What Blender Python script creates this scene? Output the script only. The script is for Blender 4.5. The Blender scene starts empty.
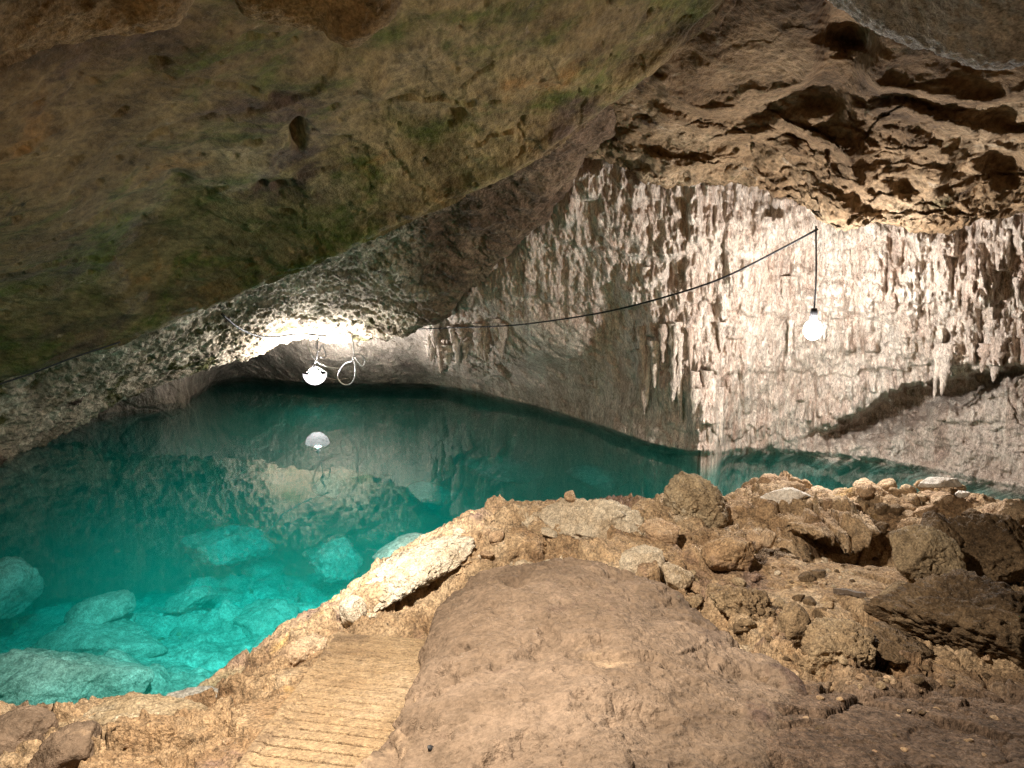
import bpy, math, random
import numpy as np
from mathutils import Vector

R = math.radians
sc = bpy.context.scene
col = sc.collection
rng = np.random.default_rng(7)
random.seed(7)

# ------------------------------------------------------------------ camera
F = 700.0
TH = math.atan(94 / 700.0)
CT, ST = math.cos(TH), math.sin(TH)
CAMZ = 3.0

def unproj(px, py, Y):
    """point on the sight line of a photo pixel at forward distance Y (metres)"""
    px = np.asarray(px, float); py = np.asarray(py, float); Y = np.asarray(Y, float)
    a = (px - 512) / F
    b = (384 - py) / F
    dy = CT + b * ST
    dz = -ST + b * CT
    k = Y / dy
    return np.stack([a * k, Y + 0 * a, CAMZ + dz * k], -1)

def slope(py):
    b = (384 - py) / F
    return (-ST + b * CT) / (CT + b * ST)

def wy(py, z=0.0):
    """forward distance at which the sight line of row py meets height z"""
    return (z - CAMZ) / slope(py)

def V3(px, py, Y):
    return Vector(unproj(px, py, Y).tolist())

cam_d = bpy.data.cameras.new('camera')
cam = bpy.data.objects.new('camera', cam_d)
col.objects.link(cam)
cam.location = (0, 0, CAMZ)
cam.rotation_euler = (R(90) - TH, 0, 0)
cam_d.sensor_width = 36
cam_d.lens = F / 1024 * 36
cam_d.clip_start = 0.05
cam_d.clip_end = 300
sc.camera = cam

# ------------------------------------------------------------------ noise
_p = rng.permutation(256).astype(np.int32)
PERM = np.concatenate([_p, _p, _p])
_g = rng.normal(size=(256, 3)); _g /= np.linalg.norm(_g, axis=1)[:, None]
GR = _g.astype(np.float32)

def perlin(P):
    P = np.asarray(P, np.float32)
    sh = P.shape[:-1]
    P = P.reshape(-1, 3)
    out = np.empty(len(P), np.float32)
    for s in range(0, len(P), 200000):
        p = P[s:s + 200000]
        fl = np.floor(p)
        i = fl.astype(np.int32) & 255
        f = p - fl
        u = f * f * f * (f * (f * 6 - 15) + 10)
        r = 0
        for dx in (0, 1):
            for dy in (0, 1):
                for dz in (0, 1):
                    h = PERM[PERM[PERM[(i[:, 0] + dx) & 255] + ((i[:, 1] + dy) & 255)] + ((i[:, 2] + dz) & 255)]
                    g = GR[h]
                    d = g[:, 0] * (f[:, 0] - dx) + g[:, 1] * (f[:, 1] - dy) + g[:, 2] * (f[:, 2] - dz)
                    w = (u[:, 0] if dx else 1 - u[:, 0]) * (u[:, 1] if dy else 1 - u[:, 1]) * (u[:, 2] if dz else 1 - u[:, 2])
                    r = r + d * w
        out[s:s + 200000] = r * 1.6
    return out.reshape(sh)

def fbm(P, f=1.0, oc=4, gain=.5, st=(1, 1, 1), ridged=False, off=0.0):
    P = np.asarray(P, np.float32) * np.array(st, np.float32) * f + off
    t = 0; a = 1.0; n = 0
    for k in range(oc):
        v = perlin(P)
        if ridged:
            v = 1 - 2 * np.abs(v)
        t = t + a * v; n += a
        a *= gain; P = P * 2.03 + 17.3
    return t / n

def worley2(x, y, seed=0, jit=.9):
    """nearest and second nearest distance to jittered cell points, and a random number of the cell"""
    rg = np.random.default_rng(seed)
    T = rg.random((128, 128, 3))
    ix = np.floor(x).astype(int); iy = np.floor(y).astype(int)
    f1 = np.full(x.shape, 9.0); f2 = np.full(x.shape, 9.0); idn = np.zeros(x.shape)
    for dx in (-1, 0, 1):
        for dy in (-1, 0, 1):
            c = T[(ix + dx) % 128, (iy + dy) % 128]
            d = np.hypot(ix + dx + .5 + jit * (c[..., 0] - .5) - x, iy + dy + .5 + jit * (c[..., 1] - .5) - y)
            m = d < f1
            f2 = np.where(m, f1, np.minimum(f2, d)); idn = np.where(m, c[..., 2], idn); f1 = np.where(m, d, f1)
    return f1, f2, idn

def facets(x, y, seed=0, tilt=1.2, crack=.5, cw=.10):
    """broken rock: every cell is a tilted flat face at its own height, with a crack round it"""
    rg = np.random.default_rng(seed + 50)
    T = rg.random((128, 128, 5))
    ix = np.floor(x).astype(int); iy = np.floor(y).astype(int)
    f1 = np.full(x.shape, 9.0); f2 = np.full(x.shape, 9.0); hh = np.zeros(x.shape)
    for dx in (-1, 0, 1):
        for dy in (-1, 0, 1):
            c = T[(ix + dx) % 128, (iy + dy) % 128]
            ox = x - (ix + dx + .05 + .9 * c[..., 0]); oy = y - (iy + dy + .05 + .9 * c[..., 1])
            d = np.hypot(ox, oy); m = d < f1
            f2 = np.where(m, f1, np.minimum(f2, d)); f1 = np.where(m, d, f1)
            hh = np.where(m, c[..., 2] - .5 + tilt * ((c[..., 3] - .5) * ox + (c[..., 4] - .5) * oy), hh)
    return hh - crack * sstep(cw, 0, f2 - f1)

def bulge(x, y, seed=0, k=1.15):
    """overlapping rounded lumps of differing height"""
    f1, f2, cid = worley2(x, y, seed)
    return (.35 + .65 * cid) * np.sqrt(np.clip(1 - (f1 * k) ** 2, 0, 1))

def sstep(a, b, x):
    t = np.clip((x - a) / (b - a), 0, 1)
    return t * t * (3 - 2 * t)

# ------------------------------------------------------------------ interpolation
def crom(A, n, axis):
    """Catmull-Rom resampling of A along axis to n samples"""
    A = np.moveaxis(np.asarray(A, float), axis, 0)
    m = A.shape[0]
    t = np.linspace(0, m - 1, n)
    i = np.minimum(t.astype(int), m - 2)
    f = (t - i).reshape((-1,) + (1,) * (A.ndim - 1))
    Ax = np.concatenate([2 * A[:1] - A[1:2], A, 2 * A[-1:] - A[-2:-1]], 0)
    p0, p1, p2, p3 = Ax[i], Ax[i + 1], Ax[i + 2], Ax[i + 3]
    r = .5 * (2 * p1 + (p2 - p0) * f + (2 * p0 - 5 * p1 + 4 * p2 - p3) * f ** 2 + (3 * p1 - p0 - 3 * p2 + p3) * f ** 3)
    return np.moveaxis(r, 0, axis)

class TPS:
    def __init__(self, xy, v, smooth=0.0):
        self.c = np.asarray(xy, float); self.s = self.c.std(0).mean(); self.m = self.c.mean(0)
        c = (self.c - self.m) / self.s; self.cn = c
        n = len(c)
        d = np.linalg.norm(c[:, None] - c[None], axis=-1)
        K = np.where(d > 0, d * d * np.log(d + 1e-12), 0) + smooth * np.eye(n)
        Pm = np.concatenate([np.ones((n, 1)), c], 1)
        M = np.zeros((n + 3, n + 3)); M[:n, :n] = K; M[:n, n:] = Pm; M[n:, :n] = Pm.T
        self.w = np.linalg.solve(M, np.concatenate([np.asarray(v, float), np.zeros(3)]))
    def __call__(self, x, y):
        x = (np.asarray(x, float) - self.m[0]) / self.s; y = (np.asarray(y, float) - self.m[1]) / self.s
        n = len(self.cn)
        r = self.w[n] + self.w[n + 1] * x + self.w[n + 2] * y
        for k in range(n):
            d2 = (x - self.cn[k, 0]) ** 2 + (y - self.cn[k, 1]) ** 2
            r = r + self.w[k] * .5 * d2 * np.log(d2 + 1e-12)
        return r

def pl_dist(px, py, pts):
    """distance to a polyline and the side of it (positive = below in the photo)"""
    xs = np.array([p[0] for p in pts], float); ys = np.array([p[1] for p in pts], float)
    best = np.full(np.shape(px), 1e9); sg = np.zeros(np.shape(px))
    for k in range(len(pts) - 1):
        ax, ay, bx, by = xs[k], ys[k], xs[k + 1], ys[k + 1]
        dx, dy = bx - ax, by - ay
        t = np.clip(((px - ax) * dx + (py - ay) * dy) / (dx * dx + dy * dy), 0, 1)
        d = np.hypot(px - ax - t * dx, py - ay - t * dy)
        s = np.sign(dx * (py - ay) - dy * (px - ax))
        m = d < best
        best = np.where(m, d, best); sg = np.where(m, s, sg)
    return best * sg

# ------------------------------------------------------------------ mesh helpers
def tag(o, label=None, cat=None, group=None, kind=None):
    if label: o['label'] = label
    if cat: o['category'] = cat
    if group: o['group'] = group
    if kind: o['kind'] = kind
    return o

def make_mesh(name, V, faces4=None, faces3=None, mat=None, parent=None, attrs=None, smooth=True):
    me = bpy.data.meshes.new(name)
    V = np.asarray(V, np.float32)
    me.vertices.add(len(V)); me.vertices.foreach_set('co', V.ravel())
    fl = []; starts = []; tot = 0
    if faces4 is not None and len(faces4):
        f = np.asarray(faces4, np.int32); starts.append(np.arange(len(f)) * 4 + tot); tot += f.size; fl.append(f.ravel())
    if faces3 is not None and len(faces3):
        f = np.asarray(faces3, np.int32); starts.append(np.arange(len(f)) * 3 + tot); tot += f.size; fl.append(f.ravel())
    fl = np.concatenate(fl); starts = np.concatenate(starts)
    me.loops.add(len(fl)); me.loops.foreach_set('vertex_index', fl.astype(np.int32))
    me.polygons.add(len(starts)); me.polygons.foreach_set('loop_start', starts.astype(np.int32))
    me.update(calc_edges=True)
    me.polygons.foreach_set('use_smooth', np.full(len(starts), smooth))
    for k, v in (attrs or {}).items():
        at = me.attributes.new(k, 'FLOAT', 'POINT'); at.data.foreach_set('value', np.asarray(v, np.float32).ravel())
    if mat: me.materials.append(mat)
    me.validate()
    o = bpy.data.objects.new(name, me); col.objects.link(o)
    if parent: o.parent = parent
    return o

def grid_faces(nr, nc, keep=None):
    i = np.arange(nr * nc).reshape(nr, nc)
    f = np.stack([i[:-1, :-1], i[:-1, 1:], i[1:, 1:], i[1:, :-1]], -1).reshape(-1, 4)
    if keep is not None:
        k = keep.ravel()
        f = f[k[f].any(1)]
    return f

def grid_obj(name, P, mat, parent=None, attrs=None, flip=False, keep=None):
    nr, nc = P.shape[:2]
    f = grid_faces(nr, nc, keep)
    V = P.reshape(-1, 3)
    if keep is not None:
        used = np.zeros(len(V), bool); used[f.ravel()] = True
        idx = np.cumsum(used) - 1
        f = idx[f]; V = V[used]
        attrs = {k: np.asarray(v).ravel()[used] for k, v in (attrs or {}).items()}
    if flip: f = f[:, ::-1]
    return make_mesh(name, V, f, None, mat, parent, attrs)

def normals(P):
    du = np.gradient(P, axis=1); dv = np.gradient(P, axis=0)
    n = np.cross(du, dv)
    n /= np.linalg.norm(n, axis=-1, keepdims=True) + 1e-12
    # towards the camera
    s = np.sign(((np.array([0, 0, CAMZ]) - P) * n).sum(-1, keepdims=True))
    return n * np.where(s == 0, 1, s)

def tube(name, pts, r, mat, parent=None, seg=8, res=6, close=False):
    """a round cable through points"""
    pts = np.array([list(p) for p in pts], float)
    if len(pts) > 2:
        pts = crom(pts, (len(pts) - 1) * res + 1, 0)
    t = np.gradient(pts, axis=0); t /= np.linalg.norm(t, axis=1)[:, None] + 1e-9
    ref = np.array([0.3, 0.9, 0.31]); ref /= np.linalg.norm(ref)
    V = []
    prev = None
    for p, d in zip(pts, t):
        a = np.cross(d, ref) if prev is None else prev - d * (prev @ d)
        a /= np.linalg.norm(a) + 1e-9
        prev = a
        b = np.cross(d, a)
        for k in range(seg):
            w = 2 * math.pi * k / seg
            V.append(p + r * (a * math.cos(w) + b * math.sin(w)))
    n = len(pts); Fq = []
    for i in range(n - 1):
        for k in range(seg):
            k2 = (k + 1) % seg
            Fq.append((i * seg + k, i * seg + k2, (i + 1) * seg + k2, (i + 1) * seg + k))
    V = V + [pts[0], pts[-1]]
    c0, c1 = n * seg, n * seg + 1
    F3 = [(c0, (k + 1) % seg, k) for k in range(seg)] + [(c1, (n - 1) * seg + k, (n - 1) * seg + (k + 1) % seg) for k in range(seg)]
    return make_mesh(name, V, Fq, F3, mat, parent)

def lathe(name, prof, loc, mat, parent=None, seg=20):
    V = []; 
    for r, z in prof:
        for k in range(seg):
            w = 2 * math.pi * k / seg
            V.append((loc[0] + r * math.cos(w), loc[1] + r * math.sin(w), loc[2] + z))
    n = len(prof); Fq = []
    for i in range(n - 1):
        for k in range(seg):
            k2 = (k + 1) % seg
            Fq.append((i * seg + k, i * seg + k2, (i + 1) * seg + k2, (i + 1) * seg + k))
    return make_mesh(name, V, Fq, None, mat, parent)

_ico = {}
def ico(n):
    if n not in _ico:
        import bmesh
        bm = bmesh.new(); bmesh.ops.create_icosphere(bm, subdivisions=n, radius=1)
        bm.verts.ensure_lookup_table()
        _ico[n] = (np.array([v.co[:] for v in bm.verts]), np.array([[v.index for v in f.verts] for f in bm.faces]))
        bm.free()
    return _ico[n]

def boulder(name, loc, size, mat, seed=0, rot=(0, 0, 0), planes=11, rough=.12, fine=.05, sub=5, soft=45, flat=None, nf=1.6, parent=None, tone=.5, extra=None):
    """an angular rock: a ball cut by soft planes and roughened in world scale"""
    rg = np.random.default_rng(seed + 100)
    D, fc = ico(sub)
    N = rg.normal(size=(planes, 3)); N /= np.linalg.norm(N, axis=1)[:, None]
    dist = rg.uniform(.58, 1.0, planes)
    if flat is not None:
        N = np.concatenate([N, [flat]]); dist = np.append(dist, .55)
    c = D @ N.T
    rr = dist[None] / np.maximum(c, .05)
    r = -np.log(np.exp(-soft * np.minimum(rr, 3)).sum(1) + math.exp(-soft * 1.15)) / soft
    P = D * r[:, None] * np.array(size)
    from mathutils import Euler
    M = np.array(Euler(rot).to_matrix())
    P = P @ M.T
    s = float(np.mean(size))
    o = seed * 3.7
    nrm = P / (np.linalg.norm(P, axis=1)[:, None] + 1e-9)
    h = fbm(P, nf / s, 4, .55, off=o) * rough * s + fbm(P, nf * 2.2 / s, 5, .62, ridged=True, off=o + 9) * fine * 2.3 * s
    h = h - .10 * s * sstep(.80, .97, 1 - np.abs(perlin(P * (1.3 * nf / s) + o + 31))) * (.5 + perlin(P * (.7 * nf / s) + o))
    P = P + nrm * h[:, None]
    if extra is not None: P = extra(P)
    ob = make_mesh(name, P, None, fc, mat, parent, {'tone': np.full(len(P), tone)})
    ob.location = loc
    return ob

# ------------------------------------------------------------------ materials
class NT:
    def __init__(self, mat):
        mat.use_nodes = True
        self.t = mat.node_tree; self.n = self.t.nodes; self.l = self.t.links
        self.n.clear()
    def new(self, typ, **kw):
        nd = self.n.new(typ)
        for k, v in kw.items():
            if k.startswith('i_'):
                nd.inputs[k[2:].replace('_', ' ')].default_value = v
            else:
                setattr(nd, k, v)
        return nd
    def link(self, a, b): self.l.new(a, b)
    def noise(self, vec, scale, detail=5, rough=.55, dist=0.0):
        nd = self.new('ShaderNodeTexNoise'); nd.inputs['Scale'].default_value = scale
        nd.inputs['Detail'].default_value = detail; nd.inputs['Roughness'].default_value = rough
        nd.inputs['Distortion'].default_value = dist
        self.link(vec, nd.inputs['Vector']); return nd.outputs['Fac']
    def ramp(self, fac, stops):
        nd = self.new('ShaderNodeValToRGB'); e = nd.color_ramp.elements
        while len(e) < len(stops): e.new(.5)
        for k, (p, c) in enumerate(stops):
            e[k].position = p; e[k].color = (*c, 1) if len(c) == 3 else c
        self.link(fac, nd.inputs[0]); return nd.outputs[0]
    def math(self, op, a, b=None, c=None):
        nd = self.new('ShaderNodeMath', operation=op)
        for k, v in enumerate((a, b, c)):
            if v is None: continue
            if isinstance(v, (int, float)): nd.inputs[k].default_value = v
            else: self.link(v, nd.inputs[k])
        return nd.outputs[0]
    def mix(self, fac, a, b, mode='MIX'):
        nd = self.new('ShaderNodeMix', data_type='RGBA', blend_type=mode)
        for s, v in ((nd.inputs[0], fac), (nd.inputs[6], a), (nd.inputs[7], b)):
            if isinstance(v, (int, float)): s.default_value = v
            elif isinstance(v, tuple): s.default_value = (*v, 1)
            else: self.link(v, s)
        return nd.outputs[2]
    def smooth(self, fac, lo, hi):
        nd = self.new('ShaderNodeMapRange', interpolation_type='SMOOTHSTEP')
        nd.inputs[1].default_value = lo; nd.inputs[2].default_value = hi
        self.link(fac, nd.inputs[0]); return nd.outputs[0]

BEDROCK = [(.3, (.10, .085, .07)), (.5, (.22, .19, .155)), (.7, (.33, .285, .24))]
EARTH_GROOVE_SHADE = [(.3, (.09, .058, .038)), (.5, (.17, .115, .078)), (.7, (.26, .185, .13))]  # earth colours, also used to paint shade into the path grooves
def rock(name, cols, sc_=1.0, stretch=(1, 1, 1), patches=(), bump=.5, bscale=1.0, dist=.02, rough=.92, var=.45, tone=None, tmask=None, pits=0.0, zone=False, spec=.25, lo=.30, hi=.70):
    m = bpy.data.materials.new(name); t = NT(m)
    g = t.new('ShaderNodeNewGeometry')
    mp = t.new('ShaderNodeMapping'); mp.inputs['Scale'].default_value = stretch
    t.link(g.outputs['Position'], mp.inputs['Vector'])
    v = mp.outputs['Vector']; w = g.outputs['Position']
    n1 = t.noise(v, sc_, 7, .62, .4)
    k = len(cols)
    c = t.ramp(n1, [(lo + (hi - lo) * i / (k - 1), cc) for i, cc in enumerate(cols)])
    for (pc, ps, pl, ph, *off) in patches:              # stains, moss, mineral crusts: (colour, scale, low, high)
        mo = t.new('ShaderNodeVectorMath', operation='ADD'); mo.inputs[1].default_value = off[0] if off else (3, 5, 7)
        t.link(w, mo.inputs[0])
        f = t.smooth(t.noise(mo.outputs[0], ps, 6, .65, .6), pl, ph)
        c = t.mix(f, c, pc)
    if tone:                                            # colour of each formation (stored per vertex)
        at = t.new('ShaderNodeAttribute', attribute_name='tone')
        c = t.mix(t.smooth(at.outputs['Fac'], .15, .9), tone[0], tone[1]) if tmask is None else t.mix(t.math('MULTIPLY', at.outputs['Fac'], tmask), c, tone[1])
        if tmask is None:
            c0 = t.ramp(n1, [(lo + (hi - lo) * i / (k - 1), cc) for i, cc in enumerate(cols)])
            c = t.mix(.5, c, c0)
    if zone:                                            # bare grey-beige bedrock where there is no dripstone; on the path, painted groove shade
        za = t.new('ShaderNodeAttribute', attribute_name='zone')
        c = t.mix(za.outputs['Fac'], c, t.ramp(n1, zone))
    n2 = t.noise(v, sc_ * 7, 6, .7)
    f2 = t.ramp(n2, [(.30, (1 - var,) * 3), (.5, (1, 1, 1)), (.70, (1 + var * .8,) * 3)])
    n5 = t.noise(v, sc_ * 28, 4, .65)
    f2 = t.mix(1.0, f2, t.ramp(n5, [(.32, (1 - var * .8,) * 3), (.5, (1, 1, 1)), (.68, (1 + var * .6,) * 3)]), 'MULTIPLY')
    c = t.mix(1.0, c, f2, 'MULTIPLY')
    if pits:
        n4 = t.noise(w, 55 * bscale, 3, .6)
        c = t.mix(t.math('MULTIPLY', t.smooth(n4, .60, .70), pits), c, (.05, .032, .022))
        c = t.mix(t.math('MULTIPLY', t.smooth(n4, .40, .30), pits * .6), c, (.55, .48, .38))
    b1 = t.noise(v, 9 * bscale, 8, .62)
    b2 = t.noise(w, 38 * bscale, 6, .65)
    h = t.math('ADD', t.math('MULTIPLY', b1, 1.0), t.math('MULTIPLY', b2, .35))
    bp = t.new('ShaderNodeBump'); bp.inputs['Strength'].default_value = bump; bp.inputs['Distance'].default_value = dist * 6
    t.link(h, bp.inputs['Height'])
    bs = t.new('ShaderNodeBsdfPrincipled'); bs.inputs['Roughness'].default_value = rough
    bs.inputs['Specular IOR Level'].default_value = spec
    t.link(c, bs.inputs['Base Color']); t.link(bp.outputs[0], bs.inputs['Normal'])
    o = t.new('ShaderNodeOutputMaterial'); t.link(bs.outputs[0], o.inputs['Surface'])
    return m

def plain(name, c, rough=.6, metal=0.0, spec=.4):
    m = bpy.data.materials.new(name); t = NT(m)
    g = t.new('ShaderNodeNewGeometry')
    n = t.noise(g.outputs['Position'], 30, 4, .6)
    cc = t.mix(1.0, tuple(c), t.ramp(n, [(.3, (.75,) * 3), (.7, (1.15,) * 3)]), 'MULTIPLY')
    bs = t.new('ShaderNodeBsdfPrincipled'); bs.inputs['Roughness'].default_value = rough; bs.inputs['Metallic'].default_value = metal
    bs.inputs['Specular IOR Level'].default_value = spec
    t.link(cc, bs.inputs['Base Color'])
    o = t.new('ShaderNodeOutputMaterial'); t.link(bs.outputs[0], o.inputs['Surface'])
    return m

def emit(name, c, s):
    m = bpy.data.materials.new(name); t = NT(m)
    e = t.new('ShaderNodeEmission'); e.inputs[0].default_value = (*c, 1); e.inputs[1].default_value = s
    o = t.new('ShaderNodeOutputMaterial'); t.link(e.outputs[0], o.inputs['Surface'])
    return m

M = {}
M['ceiling'] = rock('mossy_ceiling_rock', [(.07, .042, .019), (.165, .112, .05), (.25, .18, .082), (.34, .255, .14)], .55,
                    patches=[((.085, .10, .018), .8, .47, .66, (1, 2, 3)), ((.095, .06, .042), .5, .53, .68, (9, 4, 1)),
                             ((.26, .14, .045), .7, .58, .72, (4, 8, 2)), ((.30, .23, .15), 3.2, .64, .74, (0, 3, 8)), ((.02, .022, .008), 1.6, .62, .74, (5, 5, 0))], bump=.5, bscale=.9, var=.42, pits=.25, stretch=(1, .42, 1))
M['overhang'] = rock('overhang_rock', [(.17, .13, .08), (.34, .28, .20), (.48, .41, .31), (.60, .53, .42)], .8, zone=[(.3, (.07, .045, .03)), (.5, (.15, .10, .065)), (.7, (.24, .175, .115))], bump=.6, var=.5,
                     patches=[((.09, .085, .03), .9, .52, .64), ((.06, .035, .025), 1.3, .58, .7, (7, 1, 3))])
M['amber'] = rock('amber_rock', [(.06, .037, .021), (.17, .108, .058), (.25, .17, .098), (.34, .255, .165)], .7, bump=.55, var=.4,
                  patches=[((.06, .06, .025), .8, .57, .68, (2, 6, 1)), ((.05, .03, .02), .9, .58, .68, (8, 1, 5)), ((.38, .32, .24), 1.5, .60, .74, (1, 1, 9))])
M['grey'] = rock('grey_rock', [(.34, .32, .30), (.52, .50, .47), (.68, .66, .63)], 2.2, bump=.8, bscale=2, var=.5, pits=.3)
M['lip'] = rock('ochre_rock', [(.14, .10, .05), (.26, .19, .10), (.36, .27, .15)], 1.6, bump=.6, bscale=1.5, var=.5, pits=.2)
M['dripstone'] = rock('dripstone_wall', [(.26, .17, .13), (.45, .36, .29), (.58, .51, .44), (.66, .61, .54)], 1.3, stretch=(1.6, 1.6, .45), bump=.6, bscale=1.0, var=.5,
                      tone=((.38, .27, .21), (.66, .59, .51)), zone=BEDROCK, patches=[((.42, .38, .24), .8, .58, .7), ((.36, .26, .19), .7, .52, .68, (8, 3, 3)), ((.32, .22, .165), 2.2, .60, .72, (2, 9, 3))])
M['bank'] = rock('shore_rock', [(.20, .12, .065), (.36, .24, .135), (.46, .33, .20), (.56, .44, .30)], 1.8, bump=.7, bscale=1.5, var=.5, pits=.5,
                 patches=[((.52, .34, .13), 1.1, .60, .72, (3, 1, 1)), ((.24, .16, .12), .9, .56, .68, (6, 6, 2))])
M['shore'] = rock('shore_ground', [(.20, .12, .065), (.36, .24, .135), (.46, .33, .20), (.56, .44, .30)], 1.8, bump=.8, bscale=1.5, var=.55, pits=.5, zone=EARTH_GROOVE_SHADE,
                  patches=[((.52, .34, .13), 1.1, .60, .72, (3, 1, 1)), ((.24, .16, .12), .9, .56, .68, (6, 6, 2)), ((.62, .52, .38), 2.0, .60, .70, (1, 8, 2))])
M['mound'] = rock('smooth_brown_rock', [(.12, .083, .056), (.20, .144, .10), (.27, .20, .145)], 1.1, bump=.7, bscale=1.3, var=.26, pits=.2,
                  patches=[((.36, .26, .17), 1.4, .58, .72, (3, 1, 1)), ((.13, .085, .065), 1.2, .58, .7, (6, 6, 2))])
M['pale'] = rock('pale_limestone', [(.42, .31, .19), (.58, .48, .35), (.72, .64, .50)], 3.0, bump=.8, bscale=2, var=.45, pits=.5)
M['white'] = rock('white_limestone', [(.55, .47, .38), (.72, .66, .58), (.82, .78, .70)], 4.0, bump=.6, bscale=2, var=.3, pits=.2)
M['stone'] = rock('knobbly_stone', [(.30, .19, .11), (.46, .32, .20), (.56, .43, .29)], 3.0, bump=.7, bscale=2, var=.45, pits=.35)
M['boulder'] = rock('brown_boulder', [(.20, .14, .08), (.34, .26, .16), (.46, .38, .26)], 2.0, bump=.7, bscale=1.6, var=.5, pits=.4, patches=[((.50, .44, .33), 2.2, .60, .72)])
M['dark'] = rock('dark_earthy_rock', [(.07, .045, .025), (.15, .10, .055), (.24, .17, .10)], 2.0, bump=.8, bscale=1.4, var=.5, pits=.5, patches=[((.30, .23, .13), 2.5, .62, .74)])
M['ochre'] = rock('ochre_boulder', [(.20, .135, .075), (.34, .245, .145), (.46, .36, .23)], 2.2, bump=.8, bscale=1.6, var=.5, pits=.4, patches=[((.14, .17, .10), 1.6, .60, .72)])
M['sunk'] = rock('sunken_rock', [(.20, .19, .16), (.32, .31, .27), (.44, .42, .38)], 2.0, bump=.6, bscale=1.4, var=.45, pits=.2)
M['bed'] = rock('pool_bed_silt', [(.20, .19, .16), (.36, .35, .31), (.52, .51, .46)], 1.1, bump=.6, var=.5)
M['slab'] = rock('sandy_concrete', [(.40, .27, .15), (.51, .365, .215), (.60, .45, .295)], 2.2, zone=EARTH_GROOVE_SHADE, bump=.8, bscale=3.5, var=.35, pits=.55, rough=.9, patches=[((.26, .18, .11), 1.3, .55, .7)])
M['black'] = plain('black_rubber', (.012, .012, .014), .6)
M['wht'] = plain('white_plastic_cable', (.40, .40, .38), .5)
M['wood'] = plain('weathered_wood', (.10, .075, .055), .85)
M['metal'] = plain('grey_metal', (.25, .25, .26), .4, .8)
M['bowl'] = bpy.data.materials.new('glare_shield_glass'); t = NT(M['bowl'])  # for the added bowl, tinted to dim the bulb towards the water
bt = t.new('ShaderNodeBsdfTranslucent'); bt.inputs[0].default_value = (.0028, .0027, .0028, 1)
o = t.new('ShaderNodeOutputMaterial'); t.link(bt.outputs[0], o.inputs['Surface'])
M['bulb_l'] = emit('lit_bulb_cool', (1.0, .95, .92), 1900.0)
M['bulb_r'] = emit('lit_bulb_warm', (1.0, .94, .89), 1250.0)

# ------------------------------------------------------------------ near ceiling (mossy slab over the left half)
def sheet(ctrl, nr, nc, px_off=0):
    """ctrl[rows][cols] of (px, py, Y) -> fine arrays px, py, Y (smooth in the picture and in log depth)"""
    A = np.array(ctrl, float)
    A[..., 2] = np.log(A[..., 2])
    A = crom(crom(A, nr, 0), nc, 1)
    return A[..., 0], A[..., 1], np.exp(A[..., 2])

lip = [(-150, 410, 9), (0, 377, 9.6), (110, 346, 10.6), (215, 303, 11.8), (330, 257, 11.2), (440, 206, 10.2), (530, 163, 9.2), (615, 100, 8.2), (680, 46, 7.3), (735, -15, 6.6), (800, -100, 5.6)]
mult5 = np.interp(range(11), [0, 1, 4, 7, 10], [.48, .47, .54, .61, .68])
mult6 = np.interp(range(11), [0, 1, 4, 7, 10], [.34, .33, .36, .46, .55])
mult7 = np.interp(range(11), [0, 1, 4, 7, 10], [.23, .23, .23, .32, .45])
rows = []
rows.append([(x + 5, y - 70, Y + 2.2) for x, y, Y in lip])
rows.append([(x + 2, y - 22, Y + .75) for x, y, Y in lip])
rows.append([(x, y, Y) for x, y, Y in lip])
rows.append([(x - 9, y - 26, Y * .94) for x, y, Y in lip])
rows.append([(x - 38, y - 85, Y * .79) for x, y, Y in lip])
rows.append([(x - 80, y - 165, Y * m) for (x, y, Y), m in zip(lip, mult5)])
rows.append([(x - 130, y - 265, Y * m) for (x, y, Y), m in zip(lip, mult6)])
rows.append([(x - 210, y - 420, Y * m) for (x, y, Y), m in zip(lip, mult7)])
px, py, Y = sheet(rows, 440, 640)
P = unproj(px, py, Y)
N = normals(P)
h = .16 * fbm(P, .7, 4, .5, st=(1, .6, 1)) + .05 * fbm(P, 2.4, 5, .6, st=(1, .45, 1)) + .045 * facets(P[..., 0] * 1.5 + .3 * fbm(P, 2, 3), P[..., 1] * .8 + .3 * fbm(P, 2, 3, off=5), 9, 1.0, .06) + .012 * fbm(P, 11, 4, .65, st=(1, .45, 1)) - .04 * sstep(.36, .50, fbm(P, 5, 3, .5, st=(1, .5, 1), off=40))
# long low ridges running along the lip
ld = pl_dist(px, py, [(a, b) for a, b, c in lip])
h = h + .03 * fbm(np.stack([px / 45, ld / 22, 0 * px], -1), 1.0, 3, .5) * sstep(-130, -10, ld)
# solution pits and cracks
for (cx, cy, rx, ry, dp) in [(298, 131, 7, 13, .75), (279, 185, 6, 4, .35), (262, 183, 4, 4, .3), (287, 213, 7, 3, .12),
                             (180, 180, 12, 9, .10), (455, 118, 10, 6, .12), (375, 88, 12, 13, -.10)]:
    q = ((px - cx) / rx) ** 2 + ((py - cy) / ry) ** 2 + .35 * fbm(P, 4, 2)
    h = h - dp * np.exp(-np.maximum(q, 0) ** 1.6)
P = P + N * h[..., None]
ceil_o = grid_obj('cave_ceiling', P, M['ceiling'])
tag(ceil_o, 'dark mossy brown rock ceiling sloping down over the pool', kind='structure')

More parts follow.
